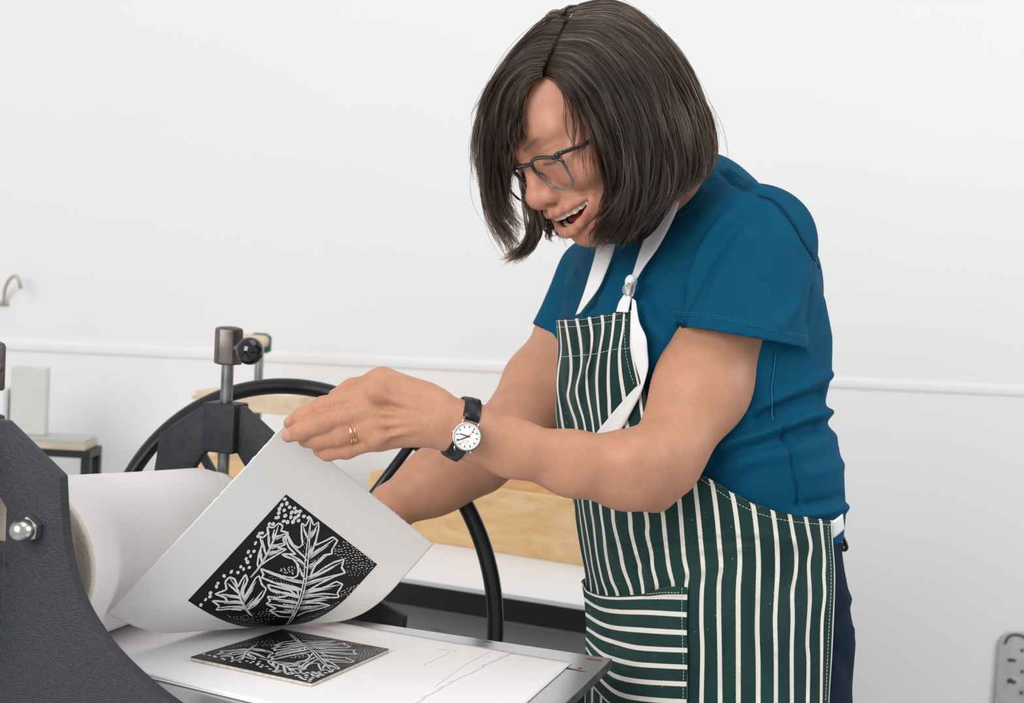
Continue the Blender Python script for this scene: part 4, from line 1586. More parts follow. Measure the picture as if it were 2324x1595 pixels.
# ------------------------------------------------------------------ glasses
M_frame = mat('smoky_acetate', rough=.12, attr=True, spec=.5, coat=.3, trans=.15)
M_lens = bpy.data.materials.new('spectacle_lens')
M_lens.use_nodes = True
_nt = M_lens.node_tree
_nt.nodes.remove(_nt.nodes['Principled BSDF'])
_t, _g, _m = (_nt.nodes.new(k) for k in ('ShaderNodeBsdfTransparent', 'ShaderNodeBsdfGlossy', 'ShaderNodeMixShader'))
_t.inputs[0].default_value = (.97, .96, .96, 1)
_g.inputs['Roughness'].default_value = .02
_m.inputs[0].default_value = .05
_nt.links.new(_t.outputs[0], _m.inputs[1])
_nt.links.new(_g.outputs[0], _m.inputs[2])
_nt.links.new(_m.outputs[0], _nt.nodes['Material Output'].inputs['Surface'])
gz = lambda pts: np.array([(1100 + x / 5.907, 330 + y / 5.907) for x, y in pts], float)
LC = np.array([33, 90.5, -14.])
ln = nrm(np.array([.12, 1., -.12]))
RIM = gz([(628, 235), (652, 190), (720, 168), (850, 160), (960, 172), (1035, 205), (1075, 260), (1110, 335), (1150, 410), (1178, 490), (1168, 540), (1115, 572), (1030, 582),
          (945, 565), (855, 515), (765, 440), (690, 360), (645, 290)])


def plane_hit(px, c, n):
    """pixel -> head millimetres on a plane given in head millimetres"""
    r = ray(px[:, 0], px[:, 1])
    nw = n @ HR
    c3 = H(*c)
    t = ((c3 - CAM) @ nw) / (r @ nw)
    return hl(CAM + t[:, None] * r)


rim = plane_hit(spline(np.concatenate([RIM, RIM[:1]]), 73)[:-1], LC, ln)
glasses = empty('eyeglasses', H(0, 95, 0), 'dark grey framed glasses on the laughing woman', 'glasses')
W3 = lambda q: HO + np.asarray(q) / 1000 @ HR


def frame_col(v):
    z = hl(np.asarray(v))[:, 2]
    w = sstep(z, -26, -4)[:, None]
    return np.array([.16, .15, .14]) * (1 - w) + np.array([.010, .009, .010]) * w


def fobj(mb, name, par):
    v = np.concatenate(mb.v)
    return mesh_obj(name, v, mb.f, M_frame, par, col=frame_col(v))


mb = MB()
mir = rim * np.array([-1, 1, 1])
for rr in (rim, mir):
    zt = sstep(rr[:, 2], -30, 0)
    mb.tube(W3(rr), .00135 + .0007 * zt, 10, closed=True)
inner = rim[np.argmin(rim[:, 0])]
b0 = rim[np.argmin(np.abs(rim[:, 0] - (rim[:, 0].min() + 2)) + 100 * (rim[:, 2] < rim[:, 2].mean()))]
bx, by, bz_ = b0
mb.tube(W3(spline([(bx + 1, by, bz_), (bx * .55, by + 3.2, bz_ + 2.2), (0, by + 4.2, bz_ + 2.8), (-bx * .55, by + 3.2, bz_ + 2.2), (-bx - 1, by, bz_)], 16)), .0023, 10)
hx = rim[np.argmin(np.abs(rim[:, 2] - (rim[:, 2].max() - 7)) - rim[:, 0] * .5)]
for s in (1, -1):
    mb.tube(W3(np.array([(s * (hx[0] - 3), hx[1], hx[2] + 1), (s * (hx[0] + 2), hx[1] - .5, hx[2] + 2), (s * (hx[0] + 5), hx[1] - 4, hx[2] + 2.5)])), .0030, 8)
    mb.tube(W3(spline([(s * (bx + 1), by - 1, bz_ - 10), (s * (bx - 1.5), by - 5, bz_ - 13), (s * (bx - 1), by - 7, bz_ - 18), (s * (bx + 2), by - 3, bz_ - 20)], 10)), .0012, 6)
fobj(mb, 'frame', glasses)
te = plane_hit(np.array([[1338, 321.]]), (70, 50, 8), np.array([1., 0, 0]))[0]
for s in (1, -1):
    mb = MB()
    p = spline([(s * (hx[0] + 4.5), hx[1] - 3, hx[2] + 2.5), (s * te[0], te[1], te[2]), (s * 77, 8, te[2] + (te[2] - hx[2]) * .55), (s * 79, -12, te[2] + 2), (s * 77, -26, te[2] - 16)], 26)
    mb.tube(W3(p), .0023, 8)
    fobj(mb, 'temple', glasses)
for rr in (rim, mir):
    c = rr.mean(0)
    nn = np.array([ln[0] * (1 if rr is rim else -1), ln[1], ln[2]])
    rings = [c + (rr - c) * k + nn * (1 - k * k) * 1.6 for k in (1, .75, .5, .25)]
    v = np.concatenate(rings + [[c + nn * 1.6]])
    n = len(rr)
    f = [(i * n + j, i * n + (j + 1) % n, (i + 1) * n + (j + 1) % n, (i + 1) * n + j) for i in range(3) for j in range(n)]
    f += [(3 * n + j, 3 * n + (j + 1) % n, 4 * n) for j in range(n)]
    mesh_obj('lens', W3(v), f, M_lens, glasses)

# ------------------------------------------------------------------ wrist watch
M_dial = mat('watch_dial', (.84, .84, .84), .35)
M_mark = mat('dial_black', (.012, .012, .014), .4)
M_red = mat('dial_red', (.62, .02, .03), .4)
M_grey = mat('dial_print', (.30, .28, .28), .5)
M_case = mat('brushed_case', (.40, .37, .34), .30, 1., bump=(900, .15, .0004))
M_leather = mat('black_leather', (.008, .008, .009), .38, bump=(700, .35, .0006), spec=.5)
wc = P(1060, 990.5, 1.3228)
wn = nrm(-FW + .10 * UP - .06 * RT)
wx = nrm(RT - wn * (RT @ wn))
wy = np.cross(wn, wx)
WPX = 1.3275 / FPX
watch = empty('wristwatch', wc, 'wristwatch with white dial, red seconds hand and black leather strap', 'watch')
mb = MB()
mb.lathe(wc - wn * .0075, wn, [(0, .0125), (.002, .0138), (.0062, .0139), (.0078, .0134), (.0080, .0126), (.0070, .0124)], 64, caps=False)
mb.lathe(wc - wn * .0075, wn, [(-.0005, .0120), (.0, .0125)], 64)
wd = lambda x, y, h=0: wc + (x - 517) / 8.862 * WPX * wx - (y - 1005) / 8.862 * WPX * wy + wn * h
for (x0, y0), (x1, y1) in (((425, 715), (455, 600)), ((738, 805), (768, 705)), ((265, 1190), (262, 1265)), ((600, 1285), (575, 1375))):
    mb.tube(np.array([wd(x0, y0, -.003), wd((x0 + x1) / 2, (y0 + y1) / 2, -.0028), wd(x1, y1, -.0045)]), [.0012, .0011, .0010], 8)
cs = mb.build('case', M_case, watch, autosmooth=.6)
mb = MB()
mb.lathe(wd(228, 905, -.004), nrm(wd(180, 860) - wd(517, 1005)), [(-.0012, .0016), (.001, .0016), (.0012, .0013)], 16)
mb.build('crown', M_steel, cs, autosmooth=.6)
DH = -.0012
mb = MB()
mb.lathe(wc + wn * (DH - .0004), wn, [(0, .0124), (.0004, .0124)], 64)
A0 = math.radians(13.7)
for k in range(60):
    a = A0 + k * math.pi / 30
    u = math.sin(a) * wx + math.cos(a) * wy
    v = np.cross(wn, u)
    if k % 5 == 0: mb.box(wc + wn * (DH + .00008) + u * .0093, u * .0012, v * .00040, wn * .00006, 1)
    else: mb.box(wc + wn * (DH + .00008) + u * .0107, u * .00035, v * .00011, wn * .00006, 1)
dial = mb.build('dial', [M_dial, M_mark], watch)


def bar(name, a, b, w0, w1, h, m, extra=None):
    mb = MB()
    p, q = wd(*a, h), wd(*b, h)
    u = nrm(q - p)
    v = np.cross(wn, u)
    mb.prism([p - v * w0, p + v * w0, q + v * w1, q - v * w1], wn * .00018)
    if extra: mb.lathe(wd(*extra[0], h), wn, [(0, extra[1]), (.0002, extra[1])], 20)
    return mb.build(name, m, watch)


bar('hour_hand', (572, 1012), (362, 945), .00062, .00042, DH + .0003, M_mark)
bar('minute_hand', (568, 992), (314, 1087), .00062, .00034, DH + .0006, M_mark)
bar('seconds_hand', (470, 1040), (630, 912), .00013, .00013, DH + .0009, M_red, ((630, 912), .00085))


def words(name, txt, origin, xdir, ydir, size, m, par, align='CENTER'):
    cu = bpy.data.curves.new(name, 'FONT')
    cu.body = txt
    cu.size = size
    cu.align_x = align
    cu.resolution_u = 2
    cu.materials.append(m)
    o = bpy.data.objects.new(name, cu)
    COL.objects.link(o)
    zd = np.cross(xdir, ydir)
    o.matrix_world = Matrix([[xdir[i], ydir[i], zd[i], origin[i]] for i in range(3)] + [[0, 0, 0, 1]])
    bpy.context.view_layer.update()
    me = bpy.data.meshes.new_from_object(o.evaluated_get(bpy.context.evaluated_depsgraph_get()))
    me.transform(o.matrix_world)
    bpy.data.objects.remove(o)
    n = bpy.data.objects.new(name, me)
    COL.objects.link(n)
    parent(n, par)
    return n


ta_ = math.radians(180 + 17)
tx = math.cos(ta_) * wx - math.sin(ta_) * wy
ty = math.sin(ta_) * wx + math.cos(ta_) * wy
tx = nrm(wd(405, 1078) - wd(550, 1128))
ty = np.cross(wn, tx)
words('lettering', 'MONDAINE', wd(478, 1118, DH + .00012), tx, ty, .00125, M_grey, dial)
words('lettering', 'SBB CFF FFS', wd(470, 1082, DH + .00012), tx, ty, .00085, M_grey, dial)
mb = MB()
mb.box(wd(538, 1098, DH + .0001), tx * .0005, ty * .0004, wn * .00006)
mb.build('emblem', M_red, dial)
# strap wraps the wrist
ax0, ax1 = P(1160, 1016, 1.372), P(1000, 955, 1.352)
axd = nrm(ax1 - ax0)
ctr = ax0 + axd * ((wc - ax0) @ axd)
e1 = nrm(wn - axd * (wn @ axd))
e2 = np.cross(axd, e1)


def wrist_r(c, dr):
    r = np.full(len(dr), .008)
    for i in range(60):
        d = sdf(arm_n + hand_n, c + dr * r[:, None])
        r = r + np.clip(.0006 - d, -.001, .002) * .8 if False else np.where(d < .0005, r + np.maximum(-d, .0004) * .9, r)
    return r


ang = np.linspace(0, 2 * math.pi, 72, endpoint=False)
keep = np.abs(((ang + math.pi) % (2 * math.pi)) - math.pi) > .42
ang = np.sort(((ang[keep]) % (2 * math.pi)))
dr = np.cos(ang)[:, None] * e1 + np.sin(ang)[:, None] * e2
prof = []
for o in (-1, -.9, 0, .9, 1):
    hw = .0072 - .0012 * sstep(np.abs(ang - math.pi), 0, 2.6) * 0
    c = ctr + axd * (o * .0072)
    prof.append(c + dr * (wrist_r(c + 0 * dr, dr) + (.0004 if abs(o) == 1 else .0016))[:, None])
prof = np.stack(prof, 1)
for it in range(4): prof[1:-1] = .5 * prof[1:-1] + .25 * (prof[:-2] + prof[2:])
# first and last rows reach the lugs
prof[0] = prof[0] * .4 + (np.stack([wc + axd * (o * .0066) + nrm(prof[0, 2] - wc) * .0150 - wn * .0035 for o in (-1, -.9, 0, .9, 1)])) * .6
prof[-1] = prof[-1] * .4 + (np.stack([wc + axd * (o * .0066) + nrm(prof[-1, 2] - wc) * .0150 - wn * .0035 for o in (-1, -.9, 0, .9, 1)])) * .6
mb = MB()
mb.grid(prof)
mb.build('strap', M_leather, watch, True, solid=.0022)

# ------------------------------------------------------------------ finger rings
M_gold = mat('gold', (.83, .58, .27), .16, 1.)
fa = nrm(fr[1] - fr[0])
rc0 = fr[0] + fa * ((P(799, 984, 1.33) - fr[0]) @ fa)
for k, (o, tl, tw) in enumerate(((-.0026, .10, .0), (0, -.04, .05), (.0024, .12, -.04))):
    c = rc0 + fa * o
    a = nrm(fa + tl * UP + tw * FW)
    u = nrm(np.cross(a, [0, 0, 1.]))
    v = np.cross(a, u)
    t = np.linspace(0, 2 * math.pi, 40, endpoint=False)
    rr = .0101
    mb = MB()
    mb.tube(c + rr * (np.cos(t)[:, None] * u + np.sin(t)[:, None] * v), .00088 if k else .00075, 10, closed=True)
    if k == 0:
        for dz in (-1, 1):
            q = c - UP * .0066 - FW * .0078 + dz * RT * .0012
            mb.box(q, RT * .0006, UP * .0012, FW * .0009, bev=.0003)
    lab = ('thin gold ring with two tiny settings nearest the fingertip', 'plain gold ring in the middle of the three on the finger', 'plain gold ring nearest the knuckle')[(0, 1, 2)[k]]
    tag(mb.build('finger_ring', M_gold, None, True), lab, 'ring', 'gold rings on the ring finger')
# ------------------------------------------------------------------ room
wa, wb = P(0, 782, 2.9), P(1880, 870, 3.12)
wd_ = nrm(np.array([wb[0] - wa[0], wb[1] - wa[1], 0]))
wnn = np.array([wd_[1], -wd_[0], 0])                 # towards the camera
w0 = np.array([wa[0], wa[1], 0])


def wallp(s, z, off=0.): return w0 + wd_ * s + np.array([0, 0, z]) + wnn * off


def on_wall(px, py, off=0.):
    r = ray(px, py)
    t = ((w0 + wnn * off - CAM) @ wnn) / (r @ wnn)
    p = CAM + t * r
    return (p - w0) @ wd_, p[2]


mb = MB()
mb.box(wallp(.9, 1.6, -.05), wd_ * 3.4, wnn * .05, np.array([0, 0, 1.6]))
tag(mb.build('wall_back', M_wall), kind='structure')
mb = MB()
mb.box(np.array([.3, 1.0, -.05]), np.array([3.6, 0, 0]), np.array([0, 3.2, 0]), np.array([0, 0, .05]))
tag(mb.build('floor', M_floor), kind='structure')
zr = on_wall(0, 782)[1]
mb = MB()
mb.box(wallp(.9, zr, .0), wd_ * 3.4, wnn * .0045, np.array([0, 0, .0105]), bev=.003)
tag(mb.build('trim_1', M_wall, None, autosmooth=.5), kind='structure')

# ------------------------------------------------------------------ etching press
UU, VV, ZZ = np.array([.9465, -.3228, 0]), np.array([.3228, .9465, 0]), np.array([0, 0, 1.])


def uvz(u, v, z): return u * UU + v * VV + z * ZZ


def on_v(px, py, v):
    r = ray(px, py)
    p = CAM + r * ((v - CAM @ VV) / (r @ VV))
    return p @ UU, p[2]


UC = -.8345
press = empty('etching_press', uvz(UC, 1.23, 0), 'dark grey hammered metal etching press with felt roller and hand wheel', 'printing press')
# bed
BU0, BU1, BV0, BV1, BZ = -1.45, -.3492, 1.046, 1.397, .900
mb = MB()
mb.box(uvz((BU0 + BU1) / 2, (BV0 + BV1) / 2, BZ - .0055), UU * (BU1 - BU0) / 2, VV * (BV1 - BV0) / 2, ZZ * .0055, bev=.0012)
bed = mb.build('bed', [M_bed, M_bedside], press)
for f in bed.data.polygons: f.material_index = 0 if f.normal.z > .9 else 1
for du in (-.5, .42):
    mb = MB()
    mb.box(uvz(UC + du * .9, (BV0 + BV1) / 2, BZ - .028), UU * .02, VV * .16, ZZ * .017)
    mb.build('bed_rail', M_hammer2, press)
# side frames: half profile mirrored about the screw
outer_px = [(0, 948), (136, 1082), (139, 1150), (148, 1240), (170, 1330), (203, 1402), (255, 1475), (315, 1535), (385, 1592), (470, 1650)]
out = [on_v(x, y, 1.02) for x, y in outer_px]
slope = (out[1][1] - out[0][1]) / (out[1][0] - out[0][0])
out = [(u - UC, z) for u, z in out]
curve = np.concatenate([[out[1]], spline([(a, b) for a, b in out[2:]], 24)])
ztop = out[1][1] + slope * (.024 - out[1][0])
half = [(0, ztop), (.024, ztop)] + [tuple(q) for q in curve] + [(.235, .86), (.235, .46), (0, .46), (0, .86), (.030, .86), (.030, 1.028), (.0365, 1.032), (.0365, 1.062), (.020, 1.084), (0, 1.084)]
dzf = on_v(345, 985, 1.432)[1] - on_v(136, 1082, 1.02)[1]
for v0, mm_, tk, dz_ in ((1.02, M_hammer, .012, 0.), (1.432, M_hammer2, .012, dzf)):
    mb = MB()
    for s in (1, -1):
        q = np.array([uvz(UC + s * (a - (.007 if v0 < 1.3 and 0 < a < .05 and .9 < z < 1.09 else 0)), v0, z + (dz_ if z > .95 else 0)) for a, z in half])
        mb.prism(q if s > 0 else q[::-1], VV * tk)
    fr_ = mb.build('side_frame', mm_, press, bevel=.0014, autosmooth=.5)
    mb = MB()
    mb.box(uvz(UC, v0 + tk / 2, (ztop + 1.084) / 2 + .001 + dz_), UU * (.021 if v0 > 1.3 else .009), VV * (tk / 2 + .011), ZZ * ((ztop - 1.084) / 2 + .0015), bev=.003)
    mb.build('screw_boss', mm_, fr_, autosmooth=.5)
    mb = MB()                                            # threaded screw
    zz = np.arange(1.02, 1.172, .0011)
    mb.lathe(uvz(UC, v0 + tk / 2, 0), ZZ, [(z, .0074 if i % 2 else .0066) for i, z in enumerate(zz)], 20)
    scr = mb.build('pressure_screw', M_screw, press, True)
    mb = MB()
    a0 = nrm(UU * .98 - VV * .2)
    rr = .0166
    mb.lathe(uvz(UC, v0 + tk / 2, 1.163), ZZ, [(0, rr * .93), (.002, rr), (.0385, rr), (.0415, rr * .94), (.0432, rr * .6), (.0438, .001)], 6, a0=nrm(math.cos(.32) * UU + math.sin(.32) * VV))
    hd = mb.build('screw_head', M_bronze, scr, bevel=.0012, autosmooth=.45)
    hc_ = uvz(UC, v0 + tk / 2, 1.1835)
    tgt = P(567, 796, 1.605) if v0 > 1.3 else hc_ - UU * .030 + VV * .012
    dirb = nrm(tgt - hc_)
    mb = MB()
    mb.tube(np.array([hc_ - dirb * .02, tgt]), .0045, 12)
    mb.build('handle_rod', M_screw, scr, True)
    mb = MB()
    th_ = np.linspace(0, math.pi, 20)
    mb.lathe(tgt, nrm(dirb), [(-math.cos(a) * .0160, max(math.sin(a) * .0160, .0002)) for a in th_], 32)
    mb.build('ball_knob', M_gloss, scr, True)
# acorn nut on the near frame
nu, nz_ = on_v(74, 1198, 1.02)
mb = MB()
c = uvz(nu, 1.02, nz_)
mb.lathe(c, -VV, [(0, .0120), (.0015, .0122), (.0095, .0122), (.0110, .0112)], 6, a0=nrm(UU + ZZ * .45))
nut = mb.build('acorn_nut', M_steel, press, bevel=.0008, autosmooth=.4)
mb = MB()
mb.lathe(c - VV * .0105, -VV, [(0, .0103)] + [(.002 + .0125 * math.sin(a), .0101 * math.cos(a) ** .8 + .0002) for a in np.linspace(0, 1.5, 12)], 28)
mb.build('nut_dome', M_steel, nut, True)
# bearing pieces in the near opening
mb = MB()
mb.box(uvz(UC, 1.035, 1.012), UU * .0225, VV * .02, ZZ * .012, bev=.001)
mb.build('bearing_block', M_dark, press)
mb = MB()
mb.box(uvz(UC, 1.035, .955), UU * .0215, VV * .018, ZZ * .035, bev=.001)
mb.build('bearing_plate', mat('green_black_paint', (.012, .03, .028), .4), press)
# roller wrapped in felts
M_feltw = mat('pale_felt', (.82, .77, .70), .95, bump=(300, .4, .002))
NV0, NV1 = 1.09, 1.405
mb = MB()
prof = []
for i, v in enumerate(np.linspace(NV0, NV1, 30)):
    w = (v - NV0) / (NV1 - NV0)
    e5 = (1 - w) ** 5
    uc_ = UC - .007
    th_ = np.linspace(0, 2 * math.pi, 96, endpoint=False)
    top = sstep(np.sin(th_), .15, .95)
    kk = e5 * (1 - top) + (1 - w) * top
    rr = .0685 + .0110 * kk + .0005 * np.sin(5 * th_ + 4 * w)
    zc_ = .973 + .019 * kk + .004 * top
    prof.append(np.stack([uvz(uc_ + rr[k] * math.cos(t), v, max(zc_[k] + rr[k] * math.sin(t), .9045)) for k, t in enumerate(th_)]))
prof = np.array(prof)
n0 = len(prof[0])
mb.add(prof.reshape(-1, 3), [(i * n0 + k, i * n0 + (k + 1) % n0, (i + 1) * n0 + (k + 1) % n0, (i + 1) * n0 + k) for i in range(29) for k in range(n0)])
roll = mb.build('roller_blanket', M_blanket, press, True)
mb = MB()
ring = prof[0]
cen = ring.mean(0)
rings = [cen + (ring - cen) * k - VV * d for k, d in ((.995, -.004), (1.002, .0), (.985, .0025), (.9, .003), (.3, .003))]
v = np.concatenate(rings)
mb.add(v, [(i * n0 + k, i * n0 + (k + 1) % n0, (i + 1) * n0 + (k + 1) % n0, (i + 1) * n0 + k) for i in range(4) for k in range(n0)] + [tuple(4 * n0 + k for k in range(n0))])
mb.build('felt_end', M_felt, roll, True)
mb = MB()
g = []
for v_ in np.linspace(1.375, 1.412, 10):
    row = []
    for t in np.linspace(.1, 2.6, 40):
        w = (v_ - NV0) / (NV1 - NV0)
        r = .0675 + .004 * math.exp(-((t - 1.25) / .35) ** 2) * sstep(v_, 1.36, 1.40)
        row.append(uvz(UC - .002 + r * math.cos(t), v_, .971 + r * math.sin(t)))
    g.append(row)
mb.grid(np.array(g))
mb.build('felt_edge', M_feltw, roll, True, solid=.003)
# hand wheel behind the far frame
WV, WU, WZ, WR = 1.55, -.8005, .8613, .2705
wc_ = uvz(WU, WV, WZ)
t = np.linspace(0, 2 * math.pi, 128, endpoint=False)
mb = MB()
mb.tube(wc_ + WR * (np.cos(t)[:, None] * UU + np.sin(t)[:, None] * ZZ), .0098, 18, closed=True)
wheel = mb.build('hand_wheel', M_black, press, True)
su, sz = on_v(932, 1010, WV)
a_sp = math.atan2(sz - WZ, su - WU)
for k in range(5):
    a = a_sp + k * 2 * math.pi / 5
    d = math.cos(a) * UU + math.sin(a) * ZZ
    mb = MB()
    mb.tube(np.array([wc_ + d * .03, wc_ + d * (WR - .004)]), .0062, 12)
    mb.build('spoke', M_black, wheel, True)
mb = MB()
mb.lathe(wc_, VV, [(-.022, .018), (-.02, .036), (.02, .036), (.022, .018)], 32)
mb.tube(np.array([wc_ - VV * .115, wc_ - VV * .02]), .014, 16)
mb.build('hub', M_black, wheel, autosmooth=.6)
# stand
mb = MB()
mb.box(uvz(UC, 1.232, .448), UU * .26, VV * .235, ZZ * .012, bev=.002)
mb.build('stand_top', M_hammer, press)
for su_ in (-1, 1):
    for sv_ in (-1, 1):
        mb = MB()
        mb.box(uvz(UC + su_ * .23, 1.232 + sv_ * .2, .218), UU * .022, VV * .022, ZZ * .218, bev=.002)
        mb.build('leg', M_hammer, press)

# ------------------------------------------------------------------ papers on the bed


def line_x(a, b, c, d):
    """intersection of two floor-plan lines"""
    m = np.array([b[:2] - a[:2], -(d[:2] - c[:2])]).T
    t = np.linalg.solve(m, c[:2] - a[:2])
    return a + (b - a) * t[0]


def sheet_on_bed(name, q, z, label, cat, torn=None, thick=.0006, nu=60, nv=40, curl=0.):
    """q: four bed points far-left, far-right, near-right, near-left"""
    q = [np.array([p[0], p[1], z]) for p in q]
    g = np.zeros((nv, nu, 3))
    r2 = np.random.default_rng(3)
    for j in range(nv):
        for i in range(nu):
            a, b = i / (nu - 1), j / (nv - 1)
            g[j, i] = (q[0] * (1 - a) + q[1] * a) * (1 - b) + (q[3] * (1 - a) + q[2] * a) * b
    if torn:
        e = nrm(q[1] - q[0])
        w = np.cumsum(r2.normal(0, .0008, nv))
        w -= np.linspace(w[0], w[-1], nv)
        g[:, -1] += e * (w + r2.normal(0, .0005, nv))[:, None]
        g[:, -2] += e * (w * .7)[:, None]
    if curl:
        k = np.linspace(0, 1, nu)
        g[:, :, 2] += (curl * sstep(k, .55, 1) ** 2)[None]
    mb = MB()
    mb.grid(g)
    o = mb.build(name, M_paper2, None, True, solid=thick)
    return tag(o, label, cat)


zt = .9012
nl0, nl1 = PZ(300, 1529, zt), PZ(590, 1598, zt)
fr0, fr1 = PZ(800, 1423, zt), PZ(1298, 1503, zt)
re1 = PZ(1188, 1600, zt)
left_u = lambda p, u: p
ld0, ld1 = uvz(-.836, 1.06, zt), uvz(-.836, 1.4, zt)
A_, B_ = line_x(fr0, fr1, ld0, ld1), fr1
C_, D_ = line_x(nl0, nl1, fr1, re1), line_x(nl0, nl1, ld0, ld1)
sheet_on_bed('backing_sheet', (A_, B_, C_, D_), zt, 'white backing paper lowest on the press bed, its corner nearest the apron', 'paper', curl=.0)
zt2 = .9024
t0_, t1_ = PZ(1165, 1481, zt2), PZ(935, 1597, zt2)
f2 = PZ(860, 1429, zt2)
n0_, n1_ = PZ(296, 1522, zt2), PZ(600, 1596, zt2)
ld0, ld1 = uvz(-.834, 1.06, zt2), uvz(-.834, 1.4, zt2)
A_, B_ = line_x(f2, t0_, ld0, ld1), t0_
C_, D_ = line_x(n0_, n1_, t0_, t1_), line_x(n0_, n1_, ld0, ld1)
top_paper = sheet_on_bed('backing_sheet', (A_, B_, C_, D_), zt2, 'torn-edged white backing paper lying directly under the linocut block', 'paper', torn=True, thick=.0009)
M_pencil = mat('pencil_grey', (.30, .29, .29), .8)
for a, b in (((992, 1473), (1040, 1478)), ((1022, 1481), (960, 1510)), ((1115, 1477), (1058, 1507)), ((1058, 1507), (985, 1560)), ((245, 1480), (268, 1476))):
    mb = MB()
    p, q = PZ(a[0], a[1], zt2 + .0005), PZ(b[0], b[1], zt2 + .0005)
    mb.tube(np.array([p, q]), .00016, 4)
    mb.build('pencil_line', M_pencil, top_paper)
M_red_ink, M_dark_ink = mat('dried_red_ink', (.28, .02, .025), .6), mat('dried_dark_ink', (.06, .055, .06), .6)
r9 = np.random.default_rng(5)
for px, py, a, b, m in ((1348, 1497, .009, .0022, M_red_ink), (1318, 1522, .006, .002, M_red_ink), (1298, 1518, .006, .0024, M_dark_ink), (1316, 1516, .003, .002, M_dark_ink), (996, 1430, .008, .0035, M_dark_ink),
                        (1108, 1456, .004, .0014, M_dark_ink)):
    c = PZ(px, py, BZ + .0001)
    t = np.linspace(0, 2 * math.pi, 22, endpoint=False)
    rr = 1 + .35 * np.convolve(r9.normal(0, 1, 24), np.ones(3) / 3, 'same')[1:-1]
    mb = MB()
    mb.prism([c + UU * a * rr[i] * math.cos(t[i]) + VV * b * rr[i] * math.sin(t[i]) for i in range(22)], ZZ * .00012)
    mb.build('ink_smudge', m, bed)
# ------------------------------------------------------------------ linocut block and lifted print
ZBL = .9072
bL, bT, bR, bB = [PZ(x, y, ZBL) for x, y in ((433, 1490), (640, 1427), (882, 1472), (708, 1549))]
SQ = [.4646, -.0123, .0645, 1.3056, -.4506, .2285]
M1, M2, M3, M4 = .3754, .3982, .3789, .2642


def curled(s, t, off=0.):
    s, t = np.asarray(s, float), np.asarray(t, float)
    p = bB + s[..., None] * (bL - bB) + t[..., None] * (bR - bB)
    A = np.array([math.cos(SQ[0]), math.sin(SQ[0]), 0])
    Nn = np.array([math.sin(SQ[0]), -math.cos(SQ[0]), 0])
    a, n = (p - bT) @ A, (p - bT) @ Nn - SQ[1]
    R_ = SQ[2] * np.exp(SQ[4] * a)
    ph = SQ[3] + SQ[5] * a
    th = np.clip(n / R_, 0, ph)
    ex = np.maximum(n - R_ * ph, 0)
    R2 = R_ - off
    fn = np.where(n < 0, n, R2 * np.sin(th) + ex * np.cos(ph))
    fz = np.where(n < 0, off - .005 * sstep(-n, 0, .05), R_ - R2 * np.cos(th) + ex * np.sin(ph))
    o = bT + a[..., None] * A + (fn + SQ[1])[..., None] * Nn
    o[..., 2] = ZBL + .003 + fz
    return o


r3 = np.random.default_rng(11)
ns, nt_ = 150, 140
ss, tt = np.linspace(-M1, 1 + M3, ns), np.linspace(-M2, 1 + M4, nt_)
SS, TT = np.meshgrid(ss, tt, indexing='ij')


def rough(n, a=.0026):
    w = np.convolve(r3.normal(0, 1, n + 8), np.ones(3) / 3, 'same')[4:-4]
    return a * w


SS[0] += rough(nt_); SS[-1] += rough(nt_); TT[:, 0] += rough(ns); TT[:, -1] += rough(ns, .0012)
mb = MB()
mb.grid(curled(SS, TT))
sheet = mb.build('printed_sheet', M_paper, None, True, solid=.0007)
tag(sheet, 'thick white paper held up by one corner, carrying the black leaf print', 'print')

# the leaf design: strokes traced as polylines, (pixels of an enlarged crop)
kz = lambda pts: np.array([(400 + x / 3.097, 1080 + y / 3.097) for x, y in pts], float)
gs = np.linspace(-.02, 1.02, 140)
GS, GT = np.meshgrid(gs, gs, indexing='ij')
gx, gy, _ = proj(curled(GS, GT))
gxy = np.stack([gx.ravel(), gy.ravel()], 1)


def to_st(px):
    out = []
    for q in px:
        dd = ((gxy - q) ** 2).sum(1)
        k = np.argpartition(dd, 6)[:6]
        w = 1 / (dd[k] + .3)
        out.append(((GS.ravel()[k] * w).sum() / w.sum(), (GT.ravel()[k] * w).sum() / w.sum()))
    return np.array(out)


STROKES = []        # (st polyline, half width start, mid, end)


def stroke(pts, w=.0052, taper=.5, smooth=False, raw=False):
    p = np.array(pts, float) if raw else to_st(kz(pts))
    if smooth and len(p) > 2: p = spline(p, len(p) * 5)
    STROKES.append((p, w, taper))


MAIN_R = [(942, 288), (965, 345), (997, 322), (1000, 362), (985, 425), (975, 485), (1040, 455), (1100, 425), (1132, 450), (1092, 515), (1092, 545), (1040, 552), (1000, 592),
          (962, 650), (938, 712), (985, 680), (1040, 640), (1110, 602), (1178, 583), (1160, 640), (1185, 678), (1120, 700), (1060, 728), (1000, 758), (930, 800), (960, 812), (1060, 770),
          (1125, 738), (1168, 760), (1130, 820), (1142, 850), (1060, 852), (980, 862), (905, 885), (1010, 890), (1080, 905), (1000, 930), (900, 952), (850, 978)]
MAIN_L = [(942, 288), (905, 350), (880, 325), (878, 400), (886, 478), (860, 502), (820, 482), (790, 430), (775, 395), (768, 450), (790, 500), (838, 548), (740, 545), (765, 562), (820, 580),
          (850, 615), (858, 660), (850, 700), (820, 712), (740, 700), (660, 672), (593, 650), (612, 690), (598, 710), (650, 732), (720, 760), (800, 790), (852, 802), (855, 850), (800, 800),
          (640, 760), (660, 800), (700, 815), (770, 818), (782, 840), (700, 852), (640, 842), (660, 880), (628, 890), (700, 930), (655, 938), (720, 982), (800, 988), (835, 960)]
